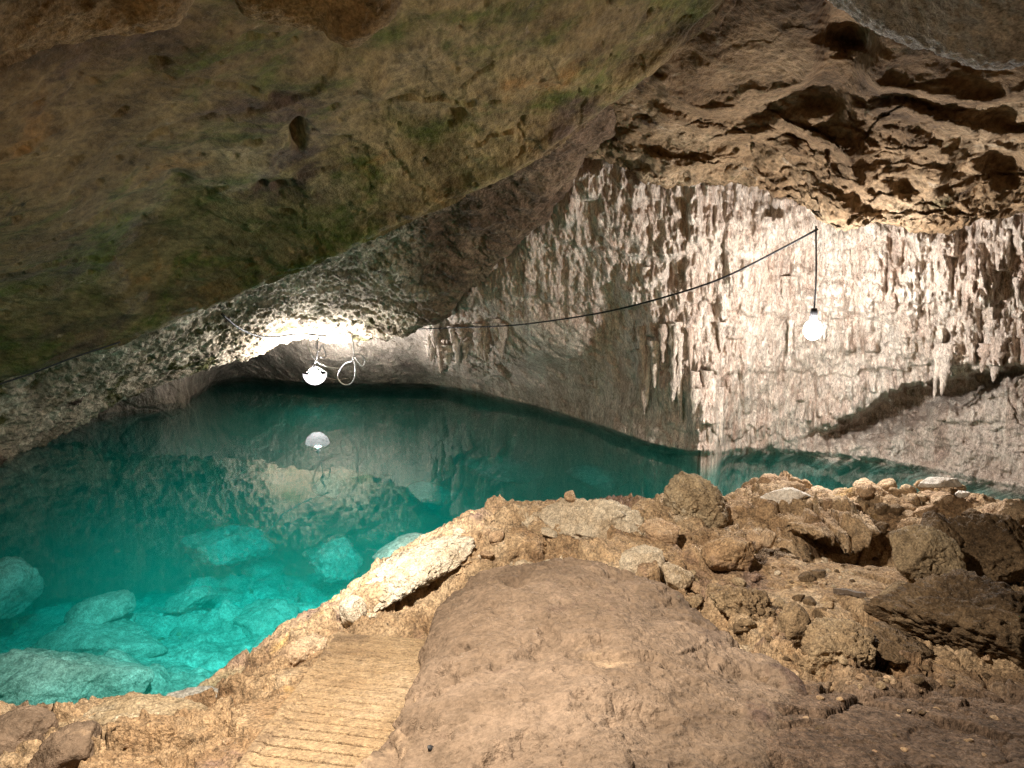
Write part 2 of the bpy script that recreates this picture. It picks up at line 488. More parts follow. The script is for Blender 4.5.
# ------------------------------------------------------------------ overhang beyond the lip (catches the far lamp)
top = [(-180, 380, 9.8), (0, 340, 10.9), (80, 325, 11.8), (160, 305, 12.6), (225, 272, 13.2), (290, 248, 13.2), (340, 226, 12.6), (390, 203, 12.1), (430, 184, 11.6), (465, 168, 11.2), (500, 148, 10.8), (535, 128, 10.3), (570, 102, 9.7), (600, 78, 9.3), (640, 38, 8.8), (720, -50, 8)]
bot = [(-180, 545, 8.3), (0, 457, 12.2), (60, 430, 13.8), (120, 394, 15.2), (190, 369, 16.6), (240, 356, 17.4), (290, 338, 18.0), (350, 336, 17.8), (400, 334, 16.8), (440, 313, 15.4), (480, 278, 13.9), (515, 243, 12.9), (560, 195, 11.8), (583, 152, 11.0), (612, 110, 10.2), (690, 10, 8.8)]
rows = []
for t_ in (0, .22, .45, .68, .86, 1):
    rows.append([(a[0] + (b[0] - a[0]) * t_, a[1] + (b[1] - a[1]) * t_, 1 / (1 / a[2] + (1 / b[2] - 1 / a[2]) * (t_ ** 1.15))) for a, b in zip(top, bot)])
rows.append([(b[0] + 2, b[1] - 8, b[2] + .7) for b in bot])
rows.append([(b[0] + 6, b[1] - 30, b[2] + 2.2) for b in bot])
px, py, Y = sheet(rows, 260, 760)
P = unproj(px, py, Y); N = normals(P)
edge = sstep(660, 430, px)
h = .25 * fbm(P, .5, 3) + .10 * fbm(P, 1.6, 4, .55, ridged=True) + (.11 * fbm(P, 3.6, 4, .6, st=(1, 1.0, 1.6), ridged=True) + .03 * fbm(P, 13, 2, .6)) * sstep(470, 400, px) + .05 * fbm(P, 5, 3) * sstep(400, 470, px)
# broken vertical faces towards the tip
h = h + .16 * (np.abs(((px * .9 + py * .35) / 42 + .4 * fbm(P, .8, 2)) % 1 - .5) - .25) * sstep(400, 450, px)
P = P + N * h[..., None]
oh = grid_obj('cave_wall', P, M['overhang'], attrs={'zone': np.clip(sstep(395, 450, px + 40 * fbm(P, .9, 3)) + .35 * sstep(0, .4, fbm(P, .7, 3, off=3)), 0, 1)})
tag(oh, 'low rough limestone overhang lit along its edges by the far lamp', kind='structure')

# ------------------------------------------------------------------ far wall with the dripstone curtain
wl = [(-160, 530), (0, 463), (40, 441), (90, 422), (150, 412), (185, 407), (212, 388), (240, 383), (300, 388), (360, 390), (430, 390), (480, 398), (540, 413), (600, 431), (650, 449), (690, 457), (730, 455), (760, 453), (830, 459), (880, 464), (950, 478), (1024, 493), (1180, 530)]
wlx = np.array([p[0] for p in wl], float); wly = np.array([p[1] for p in wl], float)
cp = [(x, y, float(wy(y))) for x, y in wl]
cp += [(-160, 430, 10), (0, 400, 13.2), (100, 385, 16.0), (200, 345, 18.7), (300, 345, 19.9), (400, 340, 18.9), (450, 310, 16.6), (450, 350, 18.0), (500, 260, 14.6), (500, 335, 16.0), (545, 340, 15.1),
       (560, 200, 13.0), (560, 270, 13.8), (600, 385, 14.8), (620, 150, 12.1), (650, 300, 12.8), (700, 200, 11.6), (700, 320, 12.2), (700, 400, 12.4), (800, 200, 11.3), (800, 330, 12.0), (800, 420, 12.5),
       (900, 220, 10.7), (900, 330, 11.2), (900, 400, 11.7), (1024, 220, 9.8), (1024, 330, 10.2), (1024, 430, 10.5), (1180, 200, 9), (1180, 350, 9.3), (1180, 470, 9.2),
       (620, 60, 12), (800, 100, 11.5), (1024, 100, 10.2), (500, 150, 14.8), (400, 240, 18.5), (300, 240, 20), (100, 280, 16), (-160, 300, 10.5), (1180, 60, 9)]
cp = np.array(cp)
tps = TPS(cp[:, :2], np.log(cp[:, 2]), .002)
nc, nr = 1500, 430
gx = np.linspace(-160, 1180, nc)
ybot = np.interp(gx, wlx, wly)
ytop = np.interp(gx, [-160, 0, 200, 300, 430, 480, 600, 1180], [330, 340, 300, 280, 250, 200, 90, 110])
v = np.linspace(0, 1, nr)
px = np.repeat(gx[None], nr, 0)
py = ytop[None] + (ybot - ytop)[None] * v[:, None]
Yb = np.exp(tps(px, py))
P0 = unproj(px, py, Yb)

# region masks in the wall's own layout
low_line = [(380, 330), (430, 372), (470, 368), (500, 372), (520, 335), (560, 330), (640, 335), (660, 400), (690, 458), (735, 456), (790, 440), (850, 415), (900, 385), (960, 372), (1040, 360), (1180, 350)]
dlow = pl_dist(px, py, low_line) + 9 * fbm(P0, 2.2, 4, .6) + 5 * fbm(P0, 8, 2) * 1.0                    # > 0 below the drip edge
drip = sstep(14, -6, dlow) * sstep(415, 440, px)
calm = .45 * np.exp(-(((px - 775) / 60) ** 2 + ((py - 380) / 60) ** 2))        # smooth flowstone sheet in the middle
blk = np.exp(-((((px - 545) / 45) ** 2 + ((py - 338) / 26) ** 2) ** 2))  # smooth boss
drip = drip * (1 - .9 * blk)

# hanging fingers rasterised into the relief
Hf = np.zeros((nr, nc)); tone = np.full((nr, nc), .5)
sx = (nc - 1) / (1180 + 160.0)
def fingers(n, wr, lr, ampk, seed, region=None):
    rg = np.random.default_rng(seed)
    k = 0
    L = np.zeros((nr, nc))
    while k < n:
        x0 = rg.uniform(425, 1170); y0 = rg.uniform(120, 450)
        j0 = int((x0 + 160) * sx)
        vv = (y0 - ytop[j0]) / (ybot[j0] - ytop[j0])
        if not 0 <= vv < 1: k += 1; continue
        i0 = int(vv * (nr - 1))
        k += 1
        if drip[i0, j0] < .3 or rg.random() < calm[i0, j0] * .25: continue
        w0 = rg.uniform(*wr); ln = rg.uniform(*lr) * (1.0 + 1.6 * calm[i0, j0] + 1.0 * (rg.random() < .12)); am = ampk * w0 / F * Yb[i0, j0] * rg.uniform(.7, 1.3)
        lean = rg.normal(0, .05)
        tn = rg.random()
        jj0 = max(0, int((x0 - w0 - 4 + 160) * sx)); jj1 = min(nc, int((x0 + w0 + 4 + 160) * sx) + 2)
        rowpx = (ybot[j0] - ytop[j0]) / (nr - 1)
        ii1 = min(nr, i0 + int((ln + 3) / rowpx) + 2); ii0 = max(0, i0)
        X = px[ii0:ii1, jj0:jj1]; Yp = py[ii0:ii1, jj0:jj1]
        t = (Yp - y0) / ln
        xx = (X - x0 - lean * (Yp - y0) - .8 * np.sin(Yp / 7 + tn * 9)) / (w0 * (1.05 - .55 * np.clip(t, 0, 1) ** 1.5))
        prof = np.sqrt(np.clip(1 - xx * xx, 0, 1))
        a = am * np.clip(t, 0, 1) ** .6 * (.85 + .15 * np.cos(Yp / 3.1 + tn * 20)) * np.where(t > 1, np.clip(1 - (t - 1) * ln / 2.0, 0, 1), 1) * (t > 0)
        hh = prof * a
        blkv = L[ii0:ii1, jj0:jj1]
        m = hh > blkv
        L[ii0:ii1, jj0:jj1] = np.where(m, hh, blkv)
        tv = tone[ii0:ii1, jj0:jj1]
        tone[ii0:ii1, jj0:jj1] = np.where(m & (prof > .2), .25 + .75 * tn, tv)
    return L
Hf += fingers(210, (8, 18), (40, 120), 1.5, 1)
Hf += fingers(1100, (3, 6.5), (16, 60), 1.5, 2)
Hf += fingers(9000, (1.3, 3.0), (7, 34), 1.9, 3)
wave = .35 * fbm(P0, .55, 3, .5) + .16 * fbm(P0, 1.5, 3, .5, st=(1, 1, .6))
col_n = fbm(P0, 3.2, 4, .6, st=(1.6, 1.6, .22), ridged=True)
tier = ((py + 26 * fbm(P0, 1.1, 4, .6) + 12 * fbm(P0, 5, 3, .6, st=(1, 1, .3))) / 62) % 1.0
dens = sstep(-.35, .25, fbm(P0, .9, 3, off=33))
Hf = Hf * (.35 + .65 * dens)
h = wave + drip * .13 * (tier ** 1.3 * sstep(1.0, .93, tier) - .4) * (1 - .8 * calm) + drip * (.10 * col_n + .06 * fbm(P0, 9, 4, .65, st=(1.6, 1.6, .35))) + Hf * drip * (1 - .3 * calm) * np.interp(px, [600, 680], [.65, 1])
h = h + (1 - drip) * sstep(740, 830, px) * (.07 * facets(P0[..., 0] * 1.5 + .3 * fbm(P0, 2, 3), P0[..., 2] * 2.2, 41, 1.4, .0) + .04 * facets(P0[..., 0] * 5, P0[..., 2] * 6, 42, 1.4, .0) + .10 * fbm(P0, 3, 5, .65, ridged=True))
h = h + (1 - drip) * (.16 * fbm(P0, .9, 5, .55, ridged=True) + .07 * fbm(P0, 2.6, 4, .6) - .045 * sstep(.72, .95, 1 - np.abs(fbm(P0, .8, 4, .5, st=(1, 1, 1.7), off=21)) * 2.2))
h = h + .45 * blk
# recess below the drip edge on the right, and the undercut just above the water
rec = sstep(0, 8, dlow) * sstep(np.interp(px, [820, 900, 960, 1020], [16, 48, 44, 20]), np.interp(px, [820, 900, 960, 1020], [6, 22, 20, 8]), dlow) * sstep(780, 900, px) * sstep(1060, 1000, px)
h = h - 1.05 * rec
h = h - .5 * sstep(0, 9, dlow) * sstep(640, 690, px) * sstep(800, 700, px) * 0
dist_w = (ybot[None] - py)
h = h - np.where((px > 190) & (px < 700), .8, .15) * sstep(7, 0, dist_w)
# standing column that reaches the water
h = h + .55 * np.exp(-((px - 705) / 15) ** 4) * sstep(330, 400, py) + .25 * np.exp(-((px - 668) / 26) ** 4) * sstep(290, 330, py) * sstep(420, 380, py)
P = unproj(px, py, np.maximum(Yb - h, 3))
# continue under the water
ext = []
for k, (dz, dyb) in enumerate([(-.25, .5), (-1.2, 1.1), (-3.5, 1.2), (-6.5, .6)]):
    e = P[-1].copy(); e[:, 2] = dz; e[:, 1] += dyb * (1 - .95 * np.exp(-((gx - 705) / 22) ** 4)); ext.append(e[None])
P = np.concatenate([P] + ext, 0)
tone = np.concatenate([tone, np.repeat(tone[-1:], 4, 0)], 0)
tone = np.clip(tone + .25 * np.concatenate([fbm(P0, .9, 4), np.zeros((4, nc))], 0), 0, 1)
zone = sstep(450, 412, px) + sstep(-4, 12, dlow) * np.interp(px, [400, 430, 520, 640, 760, 900, 1180], [1, .6, .15, .12, .12, .2, .3])
zone = np.clip(zone, 0, 1); zone = np.concatenate([zone, np.repeat(zone[-1:], 4, 0)], 0)
dw = grid_obj('stalactite_wall', P, M['dripstone'], attrs={'tone': tone, 'zone': zone})
tag(dw, 'pale far cave wall draped with short stalactites above the waterline', 'cave wall', kind='structure')

# free-hanging stalactites: each a tapered, ringed cone, parts of the wall
def stalactite(parent, px_, py_, Y_, w, ln, seed, mat):
    rg = np.random.default_rng(seed)
    nrg, seg = 16, 10
    top_ = unproj(px_, py_, Y_); s = Y_ / F
    V = []
    lean = rg.normal(0, .05, 2)
    for i in range(nrg):
        t = i / (nrg - 1)
        r = w * s * (1.25 * (1 - t) ** .7 * (1 + .18 * math.sin(t * 17 + seed)) + .12) * (1 if i < nrg - 1 else .15)
        for k in range(seg):
            a = 2 * math.pi * k / seg
            rr = r * (1 + .25 * rg.normal() * .6)
            V.append(top_ + np.array([math.cos(a) * rr + lean[0] * t * ln * s, math.sin(a) * rr + lean[1] * t * ln * s, -t * ln * s]))
    Fq = [(i * seg + k, i * seg + (k + 1) % seg, (i + 1) * seg + (k + 1) % seg, (i + 1) * seg + k) for i in range(nrg - 1) for k in range(seg)]
    c = len(V); V.append(V[-seg] * 1); 
    F3 = [(c, (nrg - 1) * seg + (k + 1) % seg, (nrg - 1) * seg + k) for k in range(seg)]
    return make_mesh('stalactite', V, Fq, F3, mat, parent, {'tone': np.full(len(V), .3 + .7 * rg.random())})

def wallY(x, y):
    j = np.clip(np.searchsorted(gx, x), 0, nc - 1)
    i = int(np.clip((y - ytop[j]) / (ybot[j] - ytop[j]) * (nr - 1), 0, nr - 1))
    return float(P[i, j, 1])
rg = np.random.default_rng(11)
spots = []
for k in range(24): spots.append((rg.uniform(428, 505), rg.uniform(318, 345), rg.uniform(2.5, 6), rg.uniform(14, 36)))
for k in range(14): spots.append((rg.uniform(640, 690), rg.uniform(320, 372), rg.uniform(2.5, 5.5), rg.uniform(30, 70)))
for k in range(8): spots.append((rg.uniform(692, 722), rg.uniform(360, 395), rg.uniform(3, 5.5), rg.uniform(50, 68)))
for k in range(4):
    x = rg.uniform(860, 1020); yl = np.interp(x, [790, 850, 900, 960, 1040], [440, 415, 385, 372, 360]); spots.append((x, yl - rg.uniform(18, 34), rg.uniform(3, 7), rg.uniform(28, 60)))
for k in range(8): spots.append((rg.uniform(620, 1020), rg.uniform(205, 340), rg.uniform(2, 4.5), rg.uniform(20, 45)))
for k, (x, y, w, ln) in enumerate(spots):
    stalactite(dw, x, y, wallY(x, y) - .04, w, ln, k, M['dripstone'])

# ------------------------------------------------------------------ ceiling on the right (amber lobes and broken rock)
xs = [560, 600, 625, 660, 700, 745, 790, 825, 850, 880, 930, 980, 1030, 1120, 1220]
bot = list(zip(xs, [150, 152, 166, 181, 184, 181, 196, 220, 228, 219, 231, 216, 209, 195, 185], [11.6, 11.4, 11.2, 11.0, 10.8, 10.5, 10.0, 9.4, 9.2, 9.2, 9.1, 8.9, 8.6, 8.2, 7.6]))
r1 = list(zip(xs, [122, 122, 130, 142, 144, 140, 150, 170, 180, 172, 180, 168, 160, 150, 140], [10.6, 10.3, 10.1, 10.0, 9.9, 9.6, 9.2, 8.9, 8.6, 8.5, 8.3, 8.1, 7.8, 7.4, 7]))
r2 = list(zip(xs, [98, 94, 92, 96, 100, 98, 104, 118, 124, 120, 126, 118, 112, 105, 100], [9.9, 9.5, 9.2, 9.0, 8.9, 8.8, 8.6, 8.4, 8.1, 7.9, 7.7, 7.5, 7.2, 6.9, 6.5]))
r3 = list(zip([x + 30 for x in xs], [60, 52, 46, 46, 48, 48, 52, 58, 60, 58, 60, 60, 58, 55, 50], [9, 8.6, 8.2, 8.0, 7.7, 7.5, 7.4, 7.3, 7.0, 6.8, 6.6, 6.4, 6.2, 5.9, 5.5]))
r4 = list(zip([x + 60 for x in xs], [-5] * 15, [8.3, 7.8, 7.4, 7.1, 6.8, 6.6, 6.4, 6.2, 6.0, 5.8, 5.6, 5.4, 5.2, 4.9, 4.6]))
r5 = list(zip([x + 90 for x in xs], [-110] * 15, [6.6, 6.3, 6.0, 5.8, 5.6, 5.4, 5.2, 5.0, 4.8, 4.6, 4.5, 4.3, 4.1, 3.9, 3.7]))
r6 = list(zip([x + 120 for x in xs], [-320] * 15, [4.6, 4.4, 4.2, 4.1, 4, 3.9, 3.8, 3.7, 3.6, 3.5, 3.4, 3.3, 3.2, 3.1, 3]))
b1 = [(x, y - 10, Y_ + .8) for x, y, Y_ in bot]
b2 = [(x, y - 60, Y_ + 2.4) for x, y, Y_ in bot]
px, py, Y = sheet([b2, b1, bot, r1, r2, r3, r4, r5, r6], 420, 560)
P = unproj(px, py, Y)
def lobe(pts, wd, dep):       # a lobe whose lower edge follows pts: nearer above the edge, stepping back below it
    d = pl_dist(px, py, pts)
    xa = sstep(pts[0][0] - 15, pts[0][0] + 15, px) * sstep(pts[-1][0] + 15, pts[-1][0] - 15, px)
    return .75 * dep * xa * np.where(d < 0, np.exp(d / wd), sstep(14, 0, d))
vv_ = np.linspace(0, 8, 420)[:, None]
py = py + np.exp(-((vv_ - 2) / .8) ** 2) * (16 * fbm(P, 1.5, 4) + 9 * fbm(P, 5, 4, .6))
warp = 26 * fbm(P, .9, 4)
py0 = py; py = py + warp
h = lobe([(625, 75), (650, 78), (680, 92), (720, 104), (760, 98), (800, 88), (815, 55), (822, 20)], 45, .55)
h += lobe([(862, 70), (880, 92), (930, 98), (985, 100), (1040, 84), (1120, 70)], 40, .6)
h += lobe([(650, 112), (690, 118), (740, 128), (790, 120), (830, 118)], 14, .28)
h += lobe([(790, 118), (840, 150), (862, 190), (880, 205)], 18, .3)
h += lobe([(870, 122), (905, 115), (950, 120), (1000, 128), (1060, 120)], 10, .3)
h += lobe([(600, 148), (640, 150), (690, 158), (740, 150)], 12, .3)
h += lobe([(930, 190), (950, 145), (975, 135), (1010, 150), (1060, 160)], 20, .35)
h += lobe([(880, 205), (905, 150), (925, 140)], 12, .3)
py = py0
rough_m = sstep(85, 125, py + warp)
wu = P[..., 0] + .25 * fbm(P, 1.5, 4); wv = (P[..., 2] * .8 - P[..., 1] * .5) + .25 * fbm(P, 1.5, 4, off=3)
lump = .34 * bulge(wu * 1.0, wv * 1.5, 31) + .17 * bulge(wu * 2.4 + 5, wv * 3.3, 32) + .07 * bulge(wu * 6, wv * 7, 33)
h += rough_m * (lump - .25 + .05 * facets(wu * 2.2, wv * 3.6, 22, 1.5, .15) + .03 * facets(wu * 8, wv * 9, 23, 1.6, .2) + .12 * fbm(P, 1.2, 4, .58) + .03 * fbm(P, 8, 4, .6))
h += (1 - rough_m) * (.22 * bulge(wu * .8, wv * 1.1, 34) - .1 + .10 * fbm(P, 1.0, 4, .5) + .03 * fbm(P, 5, 3))
qx_ = px + 14 * fbm(P, 2.2, 4, off=11); qy_ = py + 14 * fbm(P, 2.2, 4, off=15)
for (cx, cy, rx, ry, dp) in [(838, 30, 22, 20, .9), (860, 35, 16, 14, .7), (1010, 155, 22, 35, .8), (815, 100, 20, 12, .4), (650, 70, 10, 8, .35), (905, 175, 14, 16, .4), (770, 120, 18, 8, .3), (870, 200, 18, 14, .45)]:
    h = h - .5 * dp * np.exp(-(((qx_ - cx) / rx) ** 2 + ((qy_ - cy) / ry) ** 2) ** 1.2)
P = unproj(px, py, np.maximum(Y - h, 2.0))
P = P + normals(P) * (.02 * fbm(P, 9, 3))[..., None]
am = grid_obj('cave_ceiling', P, M['amber'])
tag(am, 'amber and brown rock ceiling with hanging lobes over the lamp', kind='structure')

# near lips of rock at the top of the photo
def lip_sheet(edge, mat, label, seed, amp=.06, up=((-70, .9), (-220, .75), (-420, .6))):
    e = [(x, y, Y_) for x, y, Y_ in edge]
    rows = [[(x, y - 90, Y_ * 1.35) for x, y, Y_ in e], [(x, y - 14, Y_ * 1.1) for x, y, Y_ in e], e]
    for dy_, m_ in up:
        rows.append([(x, y + dy_, Y_ * m_) for x, y, Y_ in e])
    px, py, Y = sheet(rows, 150, 300)
    P = unproj(px, py, Y); N = normals(P)
    hh = amp * 1.6 * fbm(P, 1.6, 4, .55, off=seed) + amp * .5 * fbm(P, 6, 4, .6, ridged=True, off=seed) + amp * .2 * fbm(P, 22, 3, .6, off=seed)
    P = P + N * hh[..., None]
    o = grid_obj('overhanging_rock', P, mat); return tag(o, label, 'rock')
lip_sheet([(780, -60, 3.9), (812, -18, 3.85), (838, 2, 3.8), (868, 24, 3.7), (905, 36, 3.6), (940, 46, 3.5), (985, 62, 3.4), (1024, 58, 3.3), (1100, 40, 3.1), (1220, 20, 2.9)], M['grey'], 'pale grey pitted rock hanging in at the top right corner', 3, .05)
lip_sheet([(-140, 90, 2.2), (-60, 78, 2.25), (0, 59, 2.35), (50, 42, 2.45), (110, 30, 2.55), (168, 22, 2.6), (186, 2, 2.6), (215, -60, 2.5)], M['lip'], 'dark ochre ledge of rock along the top left corner', 8, .035)
lip_sheet([(215, -70, 4.1), (240, 0, 4.1), (264, 13, 4.15), (305, 20, 4.2), (322, 22, 4.2), (338, 34, 4.2), (354, 38, 4.2), (376, 25, 4.1), (394, 12, 4.1), (402, -8, 4.05), (425, -80, 4.0)], M['lip'], 'small ochre lobe of rock hanging at the top edge above the dark pit', 14, .05)

# ------------------------------------------------------------------ shore: heights from control points in plan
def z_of(p): return unproj(*p).tolist()
G = [(0, 768, 3.3), (100, 745, 3.5), (200, 768, 3.05), (60, 730, 3.8), (170, 730, 3.8), (235, 772, 2.78), (380, 772, 2.62), (335, 650, 4.75), (435, 655, 4.65), (290, 700, 3.75), (410, 700, 3.65), (300, 660, 4.75), (262, 690, 4.15),
     (400, 860, 1.95), (650, 860, 1.9), (900, 860, 1.95), (520, 700, 3.4), (640, 700, 3.3), (760, 760, 2.5), (900, 768, 2.45), (1040, 768, 2.45), (430, 600, 5.7), (470, 570, 6.3),
     (480, 585, 5.9), (520, 560, 6.2), (560, 545, 6.5), (560, 508, 7.2), (620, 505, 7.4), (600, 545, 6.4), (660, 575, 5.7), (650, 510, 7.2), (700, 515, 7.1), (760, 488, 7.6), (820, 488, 7.8), (860, 492, 7.7), (940, 492, 7.5), (1000, 508, 7), (1060, 545, 6.5),
     (780, 565, 6.0), (830, 575, 5.7), (800, 600, 5.2), (720, 545, 6.4), (730, 610, 5.1), (760, 525, 6.9), (880, 522, 7.0), (960, 565, 5.9), (1030, 600, 5.2), (900, 600, 5.1), (840, 635, 4.5), (900, 640, 4.3), (1030, 680, 3.7), (850, 700, 3.3), (960, 735, 2.85), (760, 650, 4.3),
     (-100, 790, 3.1), (-300, 800, 3.2), (1300, 700, 3.4), (1300, 600, 4.8), (1300, 545, 6.4)]
pts = [z_of(p) for p in G]
for (x, y) in [(150, 712), (225, 688), (262, 648), (330, 607), (395, 566), (440, 548), (480, 535), (20, 712), (-120, 712), (-300, 712)]:   # waterline
    pts.append(unproj(x, y, wy(y)).tolist())
for (x, Y_, z_) in [(560, 8.5, -.1), (640, 8.9, -.2), (720, 9.0, -.2), (800, 9.1, -.2), (900, 9.0, -.2), (1000, 8.4, -.1), (1100, 7.8, 0), (1300, 7.5, 0),
                    (560, 9.6, -1.3), (640, 10, -1.3), (800, 10.2, -1.3), (950, 10, -1.3), (1100, 9.2, -1.2), (1300, 9, -1.2),
                    (100, 5.6, -1.1), (200, 6.2, -1.3), (260, 6.8, -1.3), (330, 7.4, -1.2), (400, 8.2, -1.1), (480, 9.2, -1.2), (-120, 5.6, -1.1), (-300, 5.6, -1.1)]:
    p = unproj(x, 384, Y_); pts.append([p[0], p[1], z_])
pts = np.array(pts)
tg = TPS(pts[:, :2], pts[:, 2], .0008)
nc, nr = 900, 440
gpx = np.linspace(-320, 1340, nc)
gY = np.exp(np.linspace(math.log(1.9), math.log(10.2), nr))[::-1]
X = (gpx[None] - 512) / F * gY[:, None] / CT * 1.0
Yg = np.repeat(gY[:, None], nc, 1)
Z = np.clip(tg(X, Yg), -1.6, 1.7)
Pg = np.stack([X, Yg, Z], -1)
# the sandy hollow is calmer than the knobbly crest; the path bed is flat
def gauss(cx, cy, rx, ry): return np.exp(-(((X - cx) / rx) ** 2 + ((Yg - cy) / ry) ** 2) ** 1.5)
c_s = unproj(820, 575, 5.7)
sand = gauss(c_s[0], c_s[1], 1.05, .75)
front = sstep(4.0, 3.2, Yg) * sstep(.3, .9, X)
pth = sstep(.9, .45, np.abs(X - (-1.27 + (Yg - 3.7) * -.16)) ) * sstep(5.2, 4.9, Yg) * sstep(-2.0, -1.7, X) * 0
ru = np.clip(1 - .85 * sand - .72 * front, .1, 1)
knob = np.abs(fbm(Pg * np.array([1, 1, 0]), 3.4, 4, .55, off=3.0))
wx_ = X + .12 * fbm(Pg, 2.2, 4); wy_ = Yg + .12 * fbm(Pg, 2.2, 4, off=7)
k1 = facets(wx_ * 1.9, wy_ * 2.1, 1, 1.4, .35); k2 = facets(wx_ * 5.2 + 3, wy_ * 5.6, 2, 1.6, .4); k3 = facets(wx_ * 14 + 3, wy_ * 15, 3, 1.6, .3)
kb = sstep(-.25, .35, fbm(Pg, 1.3, 3, off=31))
h = ru * (.15 * k1 + .085 * k2 * (.35 + kb) + .030 * k3 * (.3 + kb) + .09 * fbm(Pg * np.array([1, 1, 0]), 1.5, 4, .55) + .025 * fbm(Pg * np.array([1, 1, 0]), 13, 3, .65, ridged=True)) + .014 * fbm(Pg * np.array([1, 1, 0]), 10, 4, .6)
# hollow under the rock lip
hp = unproj(848, 530, 6.75)
pit = np.exp(-((((X - hp[0]) * .92 + (Yg - hp[1]) * .38) / .55) ** 2 + ((-(X - hp[0]) * .38 + (Yg - hp[1]) * .92 + .25) / .42) ** 2) ** 2)
h = h - .60 * pit
# trench under the pale ledge
lp = unproj(410, 610, 5.75)
pit2 = np.exp(-((((X - lp[0]) * .88 + (Yg - lp[1]) * .47) / .55) ** 2 + ((-(X - lp[0]) * .47 + (Yg - lp[1]) * .88) / .28) ** 2) ** 2)
h = h - .42 * pit2
# keep the ground below the path slab
def path_z(x, y): return .47 + (4.9 - y) * .225
inp = sstep(.62, .42, np.abs(X - (-1.02 - (Yg - 3.7) * .05 ))) * sstep(5.15, 4.95, Yg)
mY_ = [2.0, 2.78, 3.28, 3.85, 4.45, 5.2, 5.7]
mL = np.interp(Yg, mY_, [(a - 512) / F * b * 1.04 for a, b in zip([350, 392, 412, 426, 440, 462, 530], mY_)])
mR = np.interp(Yg, mY_, [(a - 512) / F * b * 1.04 for a, b in zip([735, 745, 772, 755, 700, 640, 580], mY_)])
inm = sstep(0, .12, X - mL) * sstep(0, .12, mR - X) * sstep(5.75, 5.6, Yg)
Zt = Z + h - .32 * inm
Zt = np.where(inp > 0, Zt * (1 - inp) + np.minimum(Zt, path_z(X, Yg) - .07) * inp, Zt)
pa_ = (X - hp[0]) * .92 + (Yg - hp[1]) * .38; pb_ = -(X - hp[0]) * .38 + (Yg - hp[1]) * .92
roof = sstep(.62, .35, np.abs(pa_ + .04)) * np.where(pb_ > .15, np.clip(1 - (pb_ - .15) / .9, 0, 1), 0) * sstep(.15, .2, pb_)
Zt = Zt + .12 * roof
Yo = Yg - (.55 + .05 * fbm(Pg, 5, 2)) * roof
earth = np.clip(front * 1.2, 0, 1)
Pg = np.stack([X + .03 * fbm(Pg, 6, 2), Yo, Zt], -1)
ground = grid_obj('ground', Pg, M['shore'], keep=Zt > -1.45, attrs={'zone': earth})
tag(ground, 'rough ochre rock shore between the camera and the pool', kind='structure')
def gz(x, y):
    i = int(np.argmin(np.abs(gY - y))); j = int(np.clip(round(((x * CT / y * F + 512) + 320) / 1660 * (nc - 1)), 0, nc - 1))
    return float(Zt[i, j])
def on_ground(px_, py_):
    """where the sight line of a photo pixel meets the shore"""
    for Y_ in np.arange(2.2, 10, .03):
        p = unproj(px_, py_, Y_)
        if p[2] <= gz(p[0], p[1]): return p
    return unproj(px_, py_, 7)

# the big smooth mound in front
mrows = [
 [(448, 604, 5.2), (465, 590, 5.45), (495, 575, 5.65), (530, 565, 5.75), (570, 561, 5.75), (615, 568, 5.6), (660, 588, 5.2), (700, 618, 4.7), (745, 655, 4.1), (800, 688, 3.55)],
 [(432, 640, 4.45), (452, 625, 4.55), (485, 610, 4.75), (525, 602, 4.85), (570, 600, 4.85), (615, 607, 4.7), (655, 622, 4.45), (695, 645, 4.1), (740, 675, 3.7), (798, 702, 3.32)],
 [(419, 680, 3.85), (442, 665, 3.9), (480, 652, 4.0), (525, 645, 4.05), (570, 645, 4.0), (612, 650, 3.9), (655, 662, 3.75), (692, 678, 3.55), (735, 697, 3.3), (790, 718, 3.10)],
 [(404, 720, 3.28), (430, 710, 3.3), (475, 700, 3.35), (520, 696, 3.35), (568, 696, 3.3), (610, 700, 3.22), (650, 708, 3.13), (690, 718, 3.02), (730, 730, 2.9), (778, 744, 2.77)],
 [(382, 760, 2.78), (415, 758, 2.76), (465, 754, 2.74), (515, 752, 2.72), (565, 752, 2.68), (608, 755, 2.63), (648, 760, 2.58), (685, 765, 2.53), (725, 772, 2.46), (768, 784, 2.38)],
 [(335, 850, 2.1), (385, 850, 2.08), (450, 850, 2.06), (510, 850, 2.05), (565, 850, 2.03), (610, 852, 2.02), (655, 855, 2.0), (700, 858, 1.98), (740, 862, 1.95), (780, 870, 1.92)]]
mrows = [[(x, y + 55, Y_ + .45) for x, y, Y_ in mrows[0]]] + mrows
mrows = [[(r[0][0] - 12, r[0][1] + 75 * 3.3 / r[0][2], r[0][2])] + r + [(r[-1][0] + 30, r[-1][1] + 60 * 3.3 / r[-1][2], r[-1][2])] for r in mrows]
px, py, Y = sheet(mrows, 420, 480)
uc = np.linspace(0, 1, 480)[None]
Y = Y * (1.02 - .11 * np.sin(np.pi * np.clip(uc, 0, 1)) ** 1.3)
Pm = unproj(px, py, Y); Nm = normals(Pm)
hm = .10 * fbm(Pm, 1.2, 4, .5) + .045 * fbm(Pm, 3.2, 5, .58) + .010 * fbm(Pm, 11, 4, .6, ridged=True) * sstep(-.2, .4, fbm(Pm, 1.9, 3, off=12)) + .006 * fbm(Pm, 30, 3, .6)
hm += .07 * bulge(Pm[..., 0] * 1.3 + .5 * fbm(Pm, 1.5, 4), Pm[..., 1] * 1.2 + .5 * fbm(Pm, 1.5, 4, off=3), 71, .85) + .03 * bulge(Pm[..., 0] * 4 + .4 * fbm(Pm, 3, 3), Pm[..., 1] * 3.4 + .4 * fbm(Pm, 3, 3, off=3), 72, .9)
